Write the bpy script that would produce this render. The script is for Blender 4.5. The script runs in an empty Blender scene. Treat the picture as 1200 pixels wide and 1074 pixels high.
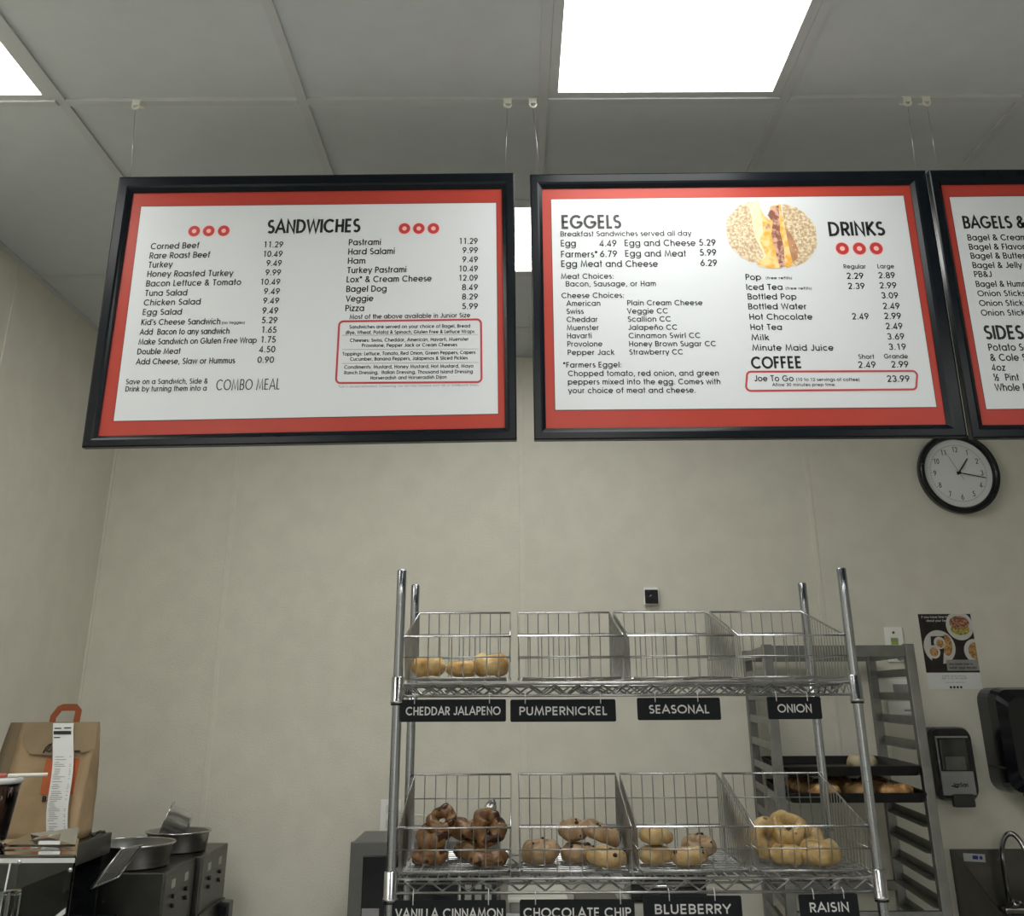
import bpy, bmesh, math, random
from math import sin, cos, pi, radians
from mathutils import Vector, Matrix, noise as mnoise
random.seed(7)
C = bpy.context.scene.collection
SC = bpy.context.scene

# ---------------------------------------------------------------- camera, world, exposure
cam_data = bpy.data.cameras.new('camera')
cam_data.sensor_fit = 'HORIZONTAL'; cam_data.sensor_width = 36.0
cam_data.lens = 36.0 * 1237.1 / 1200.0
cam_data.shift_y = -263.0 / 1200.0
cam_data.clip_start = 0.05
cam = bpy.data.objects.new('camera', cam_data); C.objects.link(cam)
cam.location = (0, 0, 1.58)
cam.rotation_mode = 'QUATERNION'
_m = Matrix.Rotation(0.0005, 3, 'Z') @ Matrix.Rotation(pi/2 + 0.4111, 3, 'X') @ Matrix.Rotation(-0.0043, 3, 'Z')
cam.rotation_quaternion = _m.to_quaternion()
SC.camera = cam
w = bpy.data.worlds.new('world'); SC.world = w; w.use_nodes = True
w.node_tree.nodes['Background'].inputs[0].default_value = (0.75, 0.82, 0.9, 1)
w.node_tree.nodes['Background'].inputs[1].default_value = 0.8
SC.view_settings.view_transform = 'Standard'; SC.view_settings.look = 'None'
SC.view_settings.gamma = 1; SC.view_settings.use_curve_mapping = False
SC.view_settings.exposure = 0.0
FILL_W = 20.0
LIGHT_E = 8.4                      # radiance of the ceiling light diffusers
def fill_lamp(x, zc, w_, h_, e):
    ld = bpy.data.lights.new('unseen_fill', 'AREA'); ld.shape = 'RECTANGLE'; ld.size = w_; ld.size_y = h_; ld.energy = e; ld.color = (0.93, 0.97, 1.0)
    lo = bpy.data.objects.new('unseen_fill', ld); C.objects.link(lo); lo.location = (x, -6.9, zc); lo.rotation_euler = (pi/2, 0, pi)
for _x in (-.6, 1.3): fill_lamp(_x, 1.5, 1.7, 2.3, FILL_W)   # unseen fill lamps added behind the viewpoint to brighten the room
CEIL = 2.961; GX = 0.0795; GY = 2.319; T = 0.61
XL, XR, YB, YR = -1.721, 4.6, 4.551, -7.0

# ---------------------------------------------------------------- materials
MAT = {}
def node_mat(name):
    m = bpy.data.materials.new(name); m.use_nodes = True
    return m, m.node_tree.nodes, m.node_tree.links, m.node_tree.nodes['Principled BSDF']
def mat(name, col, rough=0.5, metal=0.0, noise=0.0, nscale=20.0, bump=0.0, bscale=60.0, alpha=None, emit=None, trans=0.0, ior=1.45, spec=0.5, coords='Object', col2=None, lo=0.4, hi=0.6, aniso=None):
    if name in MAT: return MAT[name]
    m, N, L, b = node_mat(name)
    b.inputs['Base Color'].default_value = (*col, 1)
    b.inputs['Roughness'].default_value = rough; b.inputs['Metallic'].default_value = metal
    b.inputs['Specular IOR Level'].default_value = spec
    b.inputs['IOR'].default_value = ior
    if trans: b.inputs['Transmission Weight'].default_value = trans
    tc = N.new('ShaderNodeTexCoord')
    src = tc.outputs[coords]
    if aniso:
        mp = N.new('ShaderNodeMapping'); mp.inputs['Scale'].default_value = aniso
        L.new(src, mp.inputs[0]); src = mp.outputs[0]
    if noise or col2:
        n = N.new('ShaderNodeTexNoise'); n.inputs['Scale'].default_value = nscale; n.inputs['Detail'].default_value = 4
        L.new(src, n.inputs['Vector'])
        cr = N.new('ShaderNodeValToRGB'); cr.color_ramp.elements[0].position = lo; cr.color_ramp.elements[1].position = hi
        c2 = col2 if col2 else tuple(min(1, c * (1 + noise)) for c in col)
        c1 = col if col2 else tuple(c * (1 - noise) for c in col)
        cr.color_ramp.elements[0].color = (*c1, 1); cr.color_ramp.elements[1].color = (*c2, 1)
        L.new(n.outputs['Fac'], cr.inputs[0]); L.new(cr.outputs[0], b.inputs['Base Color'])
    if bump:
        n2 = N.new('ShaderNodeTexNoise'); n2.inputs['Scale'].default_value = bscale; n2.inputs['Detail'].default_value = 3
        L.new(src, n2.inputs['Vector'])
        bp = N.new('ShaderNodeBump'); bp.inputs['Strength'].default_value = bump; bp.inputs['Distance'].default_value = 0.004
        L.new(n2.outputs['Fac'], bp.inputs['Height']); L.new(bp.outputs[0], b.inputs['Normal'])
    if emit is not None:
        b.inputs['Emission Color'].default_value = (*emit[0], 1); b.inputs['Emission Strength'].default_value = emit[1]
    MAT[name] = m
    return m
def panel_mat():
    # lensed diffuser over two tubes: brighter where the tube ends sit behind it
    m, N, L, b = node_mat('light_diffuser')
    b.inputs['Base Color'].default_value = (0.8, 0.8, 0.78, 1); b.inputs['Roughness'].default_value = 0.4
    b.inputs['Emission Color'].default_value = (1.0, 1.0, 0.955, 1); b.inputs['Emission Strength'].default_value = LIGHT_E
    MAT['diffuser'] = m; return m
panel_mat()

wall_m = mat('frp_wall', (0.73, 0.705, 0.61), 0.36, bump=0.35, bscale=170, noise=0.025, nscale=9)
seam_m = mat('frp_seam', (0.74, 0.71, 0.62), 0.4, noise=0.02)
tile_m = mat('ceiling_tile', (0.60, 0.63, 0.635), 0.85, noise=0.012, nscale=14, bump=0.08, bscale=300)
grid_m = mat('ceiling_grid', (0.56, 0.575, 0.575), 0.45, noise=0.01)
floor_m = mat('floor_tile', (0.42, 0.42, 0.41), 0.5, noise=0.12, nscale=6)
black_frame = mat('black_frame', (0.004, 0.006, 0.009), 0.24, noise=0.1, spec=0.22)
poster_white = mat('poster_white', (0.60, 0.62, 0.645), 0.30, noise=0.008, nscale=4, spec=0.22)
poster_red = mat('poster_red', (0.39, 0.050, 0.036), 0.30, noise=0.04, nscale=3, spec=0.22)
ink = mat('black_ink', (0.018, 0.018, 0.02), 0.30, spec=0.32)
thin_ink = mat('grey_ink', (0.25, 0.22, 0.22), 0.3)
red_ink = mat('red_ink', (0.45, 0.045, 0.05), 0.3)
pink_ink = mat('pink_ink', (0.85, 0.42, 0.38), 0.3)
chrome = mat('chrome', (0.62, 0.62, 0.63), 0.2, 1.0, noise=0.05, nscale=30)
chrome_post = mat('chrome_post', (0.42, 0.44, 0.48), 0.20, 1.0, noise=0.02, nscale=25)
wire_m = mat('chrome_wire', (0.46, 0.46, 0.46), 0.28, 1.0, noise=0.08, nscale=40)
alu = mat('aluminium', (0.27, 0.27, 0.26), 0.45, 1.0, noise=0.08, nscale=12)
steel = mat('stainless_steel', (0.34, 0.335, 0.33), 0.3, 1.0, noise=0.06, nscale=8, aniso=(1, 1, 14))
steel_dark = mat('dull_steel', (0.115, 0.112, 0.105), 0.36, 1.0, noise=0.12, nscale=7)
black_pl = mat('black_plastic', (0.010, 0.011, 0.013), 0.25, noise=0.1)
sign_black = mat('sign_black', (0.010, 0.012, 0.015), 0.6, noise=0.08, spec=0.25)
sign_white = mat('sign_white', (0.70, 0.70, 0.70), 0.4)
white_pl = mat('white_plastic', (0.78, 0.77, 0.69), 0.35, noise=0.02)
grey_pl = mat('grey_plastic', (0.32, 0.32, 0.31), 0.4, noise=0.03)
pan_m = mat('baked_black_pan', (0.012, 0.011, 0.011), 0.38, 0.3, noise=0.3, nscale=18)
clear_m = mat('clear_acrylic', (0.93, 0.95, 0.94), 0.03, trans=1.0, ior=1.2, spec=0.5)
paper_m = mat('receipt_paper', (0.80, 0.81, 0.80), 0.6, noise=0.01)
kraft = mat('kraft_paper', (0.42, 0.295, 0.17), 0.75, noise=0.10, nscale=9, bump=0.25, bscale=14)
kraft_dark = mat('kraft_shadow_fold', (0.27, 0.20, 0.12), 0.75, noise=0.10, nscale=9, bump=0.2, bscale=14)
handle_m = mat('russet_paper', (0.30, 0.075, 0.022), 0.6, noise=0.08)
orange_p = mat('orange_print', (0.55, 0.13, 0.035), 0.6, noise=0.05)
cola_m = mat('iced_coffee', (0.045, 0.014, 0.008), 0.15, noise=0.2, nscale=30)
outlet_dark = mat('slot_dark', (0.02, 0.02, 0.02), 0.5)

# ---------------------------------------------------------------- mesh builder
class MB:
    def __init__(s): s.v = []; s.f = []; s.sm = []; s.mi = []; s.mats = []; s.cur = 0
    def use(s, m):
        if m not in s.mats: s.mats.append(m)
        s.cur = s.mats.index(m); return s
    def add(s, vs, fs, smooth=False):
        o = len(s.v); s.v.extend([tuple(p) for p in vs])
        for f in fs: s.f.append([i + o for i in f]); s.sm.append(smooth); s.mi.append(s.cur)
        return s
    def box(s, x0, x1, y0, y1, z0, z1, ch=0.0):
        if ch <= 0:
            v = [(x0,y0,z0),(x1,y0,z0),(x1,y1,z0),(x0,y1,z0),(x0,y0,z1),(x1,y0,z1),(x1,y1,z1),(x0,y1,z1)]
            return s.add(v, [(0,3,2,1),(4,5,6,7),(0,1,5,4),(1,2,6,5),(2,3,7,6),(3,0,4,7)])
        bm = bmesh.new(); bmesh.ops.create_cube(bm, size=1)
        for q in bm.verts: q.co = Vector(((x0+x1)/2 + q.co.x*(x1-x0), (y0+y1)/2 + q.co.y*(y1-y0), (z0+z1)/2 + q.co.z*(z1-z0)))
        bmesh.ops.bevel(bm, geom=bm.edges[:], offset=ch, segments=2, affect='EDGES', profile=0.7)
        bm.verts.index_update()
        s.add([q.co[:] for q in bm.verts], [[q.index for q in f.verts] for f in bm.faces], False); bm.free(); return s
    def quad(s, a, b, c, d): return s.add([a, b, c, d], [(0, 1, 2, 3)])
    def slab(s, pts, depth):           # polygon pts extruded by vector depth
        n = len(pts); d = Vector(depth); p2 = [tuple(Vector(p) + d) for p in pts]
        fs = [list(range(n)), list(range(2*n-1, n-1, -1))] + [(i, i+n, (i+1) % n + n, (i+1) % n) for i in range(n)]
        return s.add(list(pts) + p2, fs)
    def tube(s, path, r, n=6, closed=False, caps=True, rs=None):
        P = [Vector(p) for p in path]; m = len(P); rings = []
        up = Vector((0, 0, 1)); prev = None
        for i, p in enumerate(P):
            a = P[(i-1) % m] if (closed or i > 0) else p; b = P[(i+1) % m] if (closed or i < m-1) else p
            t1 = (p - a).normalized() if (p-a).length > 0 else (b-p).normalized()
            t2 = (b - p).normalized() if (b-p).length > 0 else t1
            t = (t1 + t2).normalized() if (t1+t2).length > 1e-6 else t1
            if prev is None:
                ref = up if abs(t.dot(up)) < 0.95 else Vector((1, 0, 0))
                nx = t.cross(ref).normalized()
            else:
                nx = (prev - t * prev.dot(t)); nx = nx.normalized() if nx.length > 1e-6 else t.orthogonal().normalized()
            prev = nx; ny = t.cross(nx)
            k = 1.0 / max(0.5, math.sqrt(max(0.05, (1 + t1.dot(t2)) / 2)))
            rr = (rs[i] if rs else r)
            rings.append([p + (nx * cos(2*pi*j/n) + ny * sin(2*pi*j/n)) * rr * (k if n < 5 else 1) for j in range(n)])
        vs = [q for ring in rings for q in ring]; fs = []
        for i in range(m if closed else m-1):
            i2 = (i+1) % m
            for j in range(n): fs.append((i*n+j, i*n+(j+1) % n, i2*n+(j+1) % n, i2*n+j))
        if caps and not closed: fs.append(list(range(n))[::-1]); fs.append([(m-1)*n+j for j in range(n)])
        return s.add(vs, fs, n > 4)
    def lathe(s, prof, c=(0,0,0), n=32, axis='Z', closed=False, M=None):
        vs = []; fs = []; m = len(prof)
        for r, z in prof:
            for j in range(n):
                a = 2*pi*j/n; p = Vector((r*cos(a), r*sin(a), z))
                if axis == 'Y': p = Vector((p.x, -p.z, p.y))
                if M is not None: p = M @ p
                vs.append(p + Vector(c))
        for i in range(m if closed else m-1):
            i2 = (i+1) % m
            for j in range(n): fs.append((i*n+j, i*n+(j+1) % n, i2*n+(j+1) % n, i2*n+j))
        return s.add(vs, fs, True)
    def disc(s, c, r, n=24, nrm='Y', r0=0.0, a0=0, a1=2*pi):
        vs = []; fs = []
        for j in range(n+1):
            a = a0 + (a1-a0)*j/n
            for q in (r0, r):
                vs.append((c[0]+q*cos(a), c[1], c[2]+q*sin(a)) if nrm == 'Y' else (c[0]+q*cos(a), c[1]+q*sin(a), c[2]))
        for j in range(n): fs.append((2*j, 2*j+1, 2*j+3, 2*j+2))
        return s.add(vs, fs)
    def build(s, name, m=None, parent=None, loc=None, rot=None, label=None, smooth_all=False):
        me = bpy.data.meshes.new(name); me.from_pydata(s.v, [], s.f); me.update()
        ms = s.mats if s.mats else [m]
        for q in ms: me.materials.append(q)
        me.polygons.foreach_set('use_smooth', [True]*len(s.f) if smooth_all else s.sm)
        if s.mats: me.polygons.foreach_set('material_index', s.mi)
        o = bpy.data.objects.new(name, me); C.objects.link(o)
        if parent is not None: o.parent = parent
        if loc: o.location = loc
        if rot: o.rotation_euler = rot
        if label: o['label'] = label
        return o
def B(): return MB()
def tag(o, label, cat, group=None, kind=None):
    o['label'] = label; o['category'] = cat
    if group: o['group'] = group
    if kind: o['kind'] = kind
    return o
def thing(name, label, cat, loc=(0,0,0), rot=None, group=None):
    o = bpy.data.objects.new(name, None); C.objects.link(o); o.location = loc; o.empty_display_size = 0.05
    if rot: o.rotation_euler = rot
    return tag(o, label, cat, group)
def struct(o): o['kind'] = 'structure'; return o
def inst(src, name, parent=None, loc=None, rot=None, label=None):
    o = src.copy(); o.name = name; C.objects.link(o); o.parent = parent
    if loc is not None: o.location = loc
    if rot is not None: o.rotation_euler = rot
    return o
def copy_tree(o, parent=None):
    c = o.copy(); C.objects.link(c); c.parent = parent
    for ch in list(o.children): copy_tree(ch, c)
    return c

# ---------------------------------------------------------------- a geometric stroke alphabet for the printed menus
K = 0.065
G = {
'A':(.84,'L .03 0 .42 .96 .81 0;L .17 .33 .67 .33'),'B':(.66,'L .33 .935 .1 .935 .1 .065 .36 .065;A .33 .72 .215 .215 90 -90;L .1 .505 .36 .505;A .36 .285 .22 .22 90 -90'),
'C':(.9,'A .5 .5 .435 .435 45 315'),'D':(.8,'L .3 .935 .1 .935 .1 .065 .3 .065;A .3 .5 .4 .435 90 -90'),'E':(.6,'L .52 .935 .1 .935 .1 .065 .52 .065;L .1 .5 .5 .5'),
'F':(.55,'L .5 .935 .1 .935 .1 0;L .1 .5 .46 .5'),'G':(1.02,'A .5 .5 .435 .435 45 355;L .95 .46 .52 .46'),'H':(.72,'L .1 0 .1 1;L .62 0 .62 1;L .1 .5 .62 .5'),
'I':(.2,'L .1 0 .1 1'),'J':(.5,'L .4 1 .4 .28;A .225 .28 .175 .215 0 -160'),'K':(.64,'L .1 0 .1 1;L .58 1 .13 .48;L .2 .55 .62 0'),'L':(.48,'L .1 1 .1 .065 .46 .065'),
'M':(.98,'L .08 0 .2 .96 .49 .12 .78 .96 .9 0'),'N':(.74,'L .1 0 .1 .93 .64 .07 .64 1'),'O':(1.0,'A .5 .5 .435 .435 0 360'),'P':(.6,'L .1 0 .1 .935 .33 .935;A .33 .7 .215 .235 90 -90;L .33 .465 .1 .465'),
'R':(.62,'L .1 0 .1 .935 .33 .935;A .33 .7 .215 .235 90 -90;L .33 .465 .1 .465;L .3 .465 .57 0'),'S':(.6,'A .3 .72 .2 .215 40 270;A .3 .285 .23 .22 90 -145'),
'T':(.6,'L .3 0 .3 .935;L .02 .935 .58 .935'),'U':(.72,'L .1 1 .1 .35;A .36 .35 .26 .285 180 360;L .62 .35 .62 1'),'V':(.74,'L .04 1 .37 .06 .7 1'),
'W':(1.06,'L .03 1 .28 .06 .53 .92 .78 .06 1.03 1'),'Y':(.7,'L .03 1 .35 .45 .67 1;L .35 .45 .35 0'),
'a':(.78,'A .37 .37 .305 .305 0 360;L .675 .74 .675 0'),'b':(.78,'L .1 1.03 .1 0;A .405 .37 .305 .305 0 360'),'c':(.66,'A .37 .37 .305 .305 45 315'),
'd':(.78,'A .37 .37 .305 .305 0 360;L .675 1.03 .675 0'),'e':(.74,'L .065 .36 .675 .36;A .37 .37 .305 .305 0 320'),'f':(.38,'A .34 .82 .16 .145 85 180;L .18 .82 .18 0;L .03 .68 .36 .68'),
'g':(.78,'A .37 .37 .305 .305 0 360;L .675 .74 .675 -.03;A .37 -.02 .305 .21 0 -160'),'h':(.66,'L .1 1.03 .1 0;A .33 .44 .23 .235 180 0;L .56 .44 .56 0'),
'i':(.2,'L .1 .74 .1 0;L .1 .89 .1 1.03'),'j':(.2,'L .1 .74 .1 -.25;L .1 .89 .1 1.03'),'k':(.56,'L .1 1.03 .1 0;L .5 .74 .13 .38;L .22 .45 .54 0'),'l':(.2,'L .1 1.03 .1 0'),
'm':(.92,'L .1 .74 .1 0;A .28 .47 .18 .205 180 0;L .46 .47 .46 0;A .64 .47 .18 .205 180 0;L .82 .47 .82 0'),'n':(.66,'L .1 .74 .1 0;A .33 .44 .23 .235 180 0;L .56 .44 .56 0'),
'ñ':(.66,'L .1 .74 .1 0;A .33 .44 .23 .235 180 0;L .56 .44 .56 0;L .16 .88 .26 .95 .38 .88 .5 .94'),'o':(.74,'A .37 .37 .305 .305 0 360'),
'p':(.78,'L .1 .74 .1 -.27;A .405 .37 .305 .305 0 360'),'r':(.4,'L .1 .74 .1 0;A .31 .45 .21 .225 180 80'),'s':(.46,'A .24 .53 .15 .145 50 270;A .24 .22 .165 .165 90 -140'),
't':(.35,'L .17 1 .17 0;L .02 .68 .33 .68'),'u':(.66,'L .1 .74 .1 .3;A .33 .3 .23 .235 180 360;L .56 .74 .56 0'),'v':(.6,'L .03 .74 .3 .05 .57 .74'),
'w':(.88,'L .03 .74 .23 .06 .44 .68 .65 .06 .85 .74'),'x':(.56,'L .04 .74 .52 0;L .52 .74 .04 0'),'y':(.62,'L .03 .74 .31 .05;L .6 .74 .22 -.27'),'z':(.53,'L .05 .675 .46 .675 .07 .065 .5 .065'),
'0':(.6,'A .3 .5 .235 .435 0 360'),'1':(.6,'L .16 .86 .36 .93 .36 0'),'2':(.6,'A .3 .7 .215 .235 170 -35;L .476 .565 .13 .065 .54 .065'),'3':(.6,'A .29 .715 .2 .22 160 -90;A .29 .28 .225 .215 90 -160'),
'4':(.62,'L .42 0 .42 .93 .06 .24 .58 .24'),'5':(.6,'L .5 .935 .2 .935 .13 .53;A .28 .32 .24 .255 130 -150'),'6':(.6,'A .3 .31 .23 .245 0 360;L .44 .98 .12 .44'),
'7':(.6,'L .07 .935 .5 .935 .2 0'),'8':(.6,'A .3 .72 .19 .215 0 360;A .3 .28 .235 .225 0 360'),'9':(.6,'A .3 .69 .23 .245 0 360;L .48 .56 .16 .02'),
'!':(.24,'L .12 0 .12 .14;L .12 .28 .12 1'),'.':(.24,'L .12 0 .12 .14'),',':(.24,'L .14 .13 .07 -.14'),':':(.24,'L .12 0 .12 .14;L .12 .5 .12 .64'),"'":(.2,'L .1 1 .1 .72'),
'*':(.42,'L .21 .62 .21 1;L .04 .72 .38 .9;L .04 .9 .38 .72'),'(':(.34,'A .5 .38 .38 .66 125 235'),')':(.34,'A -.16 .38 .38 .66 -55 55'),
'&':(.78,'L .72 0 .2 .63;A .34 .76 .165 .175 215 -40;L .466 .648 .17 .44;A .3 .27 .215 .205 125 320;L .47 .13 .68 .48'),
'½':(.9,'L .08 .9 .2 .96 .2 .5;L .7 1 .18 0;A .64 .36 .12 .12 170 -35;L .74 .3 .54 .04 .8 .04'),' ':(.32,'')}
_gc = {}
def glyph(ch):
    if ch in _gc: return _gc[ch]
    adv, src = G[ch]; st = []
    for part in src.split(';'):
        q = part.split()
        if not q: continue
        n = [float(z) for z in q[1:]]
        if q[0] == 'L': st.append([(n[i], n[i+1]) for i in range(0, len(n), 2)])
        else:
            cx, cy, rx, ry, a0, a1 = n; k = max(4, int(abs(a1-a0)/24))
            st.append([(cx+rx*cos(radians(a0+(a1-a0)*i/k)), cy+ry*sin(radians(a0+(a1-a0)*i/k))) for i in range(k+1)])
    _gc[ch] = (adv, st); return _gc[ch]
def text_width(s):
    return sum(glyph(c)[0] + .09 for c in s) - .09
def put_text(mb, s, u0, v0, u1, v1, h, P, weight=1.0):
    """ribbon lettering from (u0,v0) to (u1,v1), cap height h, even stroke width; P maps (u,v) to 3-D"""
    wd = text_width(s); sx = (u1-u0)/wd; x = 0.0; kx = K*weight*(h*.72+sx*.28)
    for ch in s:
        adv, strokes = glyph(ch)
        for st in strokes:
            q = [((x+a)*sx, b_*h) for a, b_ in st]
            n = len(q); closed = (abs(st[0][0]-st[-1][0]) < 1e-6 and abs(st[0][1]-st[-1][1]) < 1e-6)
            vs = []
            for i in range(n):
                a = q[i-1] if i > 0 else (q[-2] if closed else None); b = q[i+1] if i < n-1 else (q[1] if closed else None); p = q[i]
                d1 = Vector((p[0]-a[0], p[1]-a[1])).normalized() if a else None
                d2 = Vector((b[0]-p[0], b[1]-p[1])).normalized() if b else None
                if d1 is None: d1 = d2
                if d2 is None: d2 = d1
                nn = Vector((-(d1.y+d2.y), d1.x+d2.x))
                nn = nn.normalized() if nn.length > 1e-5 else Vector((-d1.y, d1.x))
                cs = max(0.42, nn.dot(Vector((-d1.y, d1.x)))); nn = nn * (kx/cs)
                for sg in (1, -1):
                    X = p[0] + sg*nn.x; Y = p[1] + sg*nn.y
                    vs.append(P(u0 + X, v0 + (v1-v0)*(X/max(1e-6, (u1-u0))) + Y))
            mb.add(vs, [(2*i, 2*i+2, 2*i+3, 2*i+1) for i in range(n-1)])
        x += adv + .09
def bold_text(name, s, width, height, m, parent, loc, rot=(pi/2, 0, 0), off=0.02, label=None, ext=0.0):
    """lettering from Blender's own font, turned into a mesh fitted to width x cap height, centred on loc"""
    cu = bpy.data.curves.new(name, 'FONT'); cu.body = s; cu.offset = off; cu.extrude = 0; cu.resolution_u = 3
    o = bpy.data.objects.new(name, cu); C.objects.link(o)
    dg = bpy.context.evaluated_depsgraph_get(); dg.update()
    me = bpy.data.meshes.new_from_object(o.evaluated_get(dg)); bpy.data.objects.remove(o); bpy.data.curves.remove(cu)
    xs = [q.co.x for q in me.vertices]; ys = [q.co.y for q in me.vertices]
    x0, x1, y0, y1 = min(xs), max(xs), min(ys), max(ys)
    for q in me.vertices: q.co = Vector(((q.co.x-(x0+x1)/2)/(x1-x0)*width, (q.co.y-(y0+y1)/2)/(y1-y0)*height, 0))
    me.materials.clear(); me.materials.append(m)
    r = bpy.data.objects.new(name, me); C.objects.link(r); r.parent = parent; r.location = loc; r.rotation_euler = rot
    if label: r['label'] = label
    return r

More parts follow.
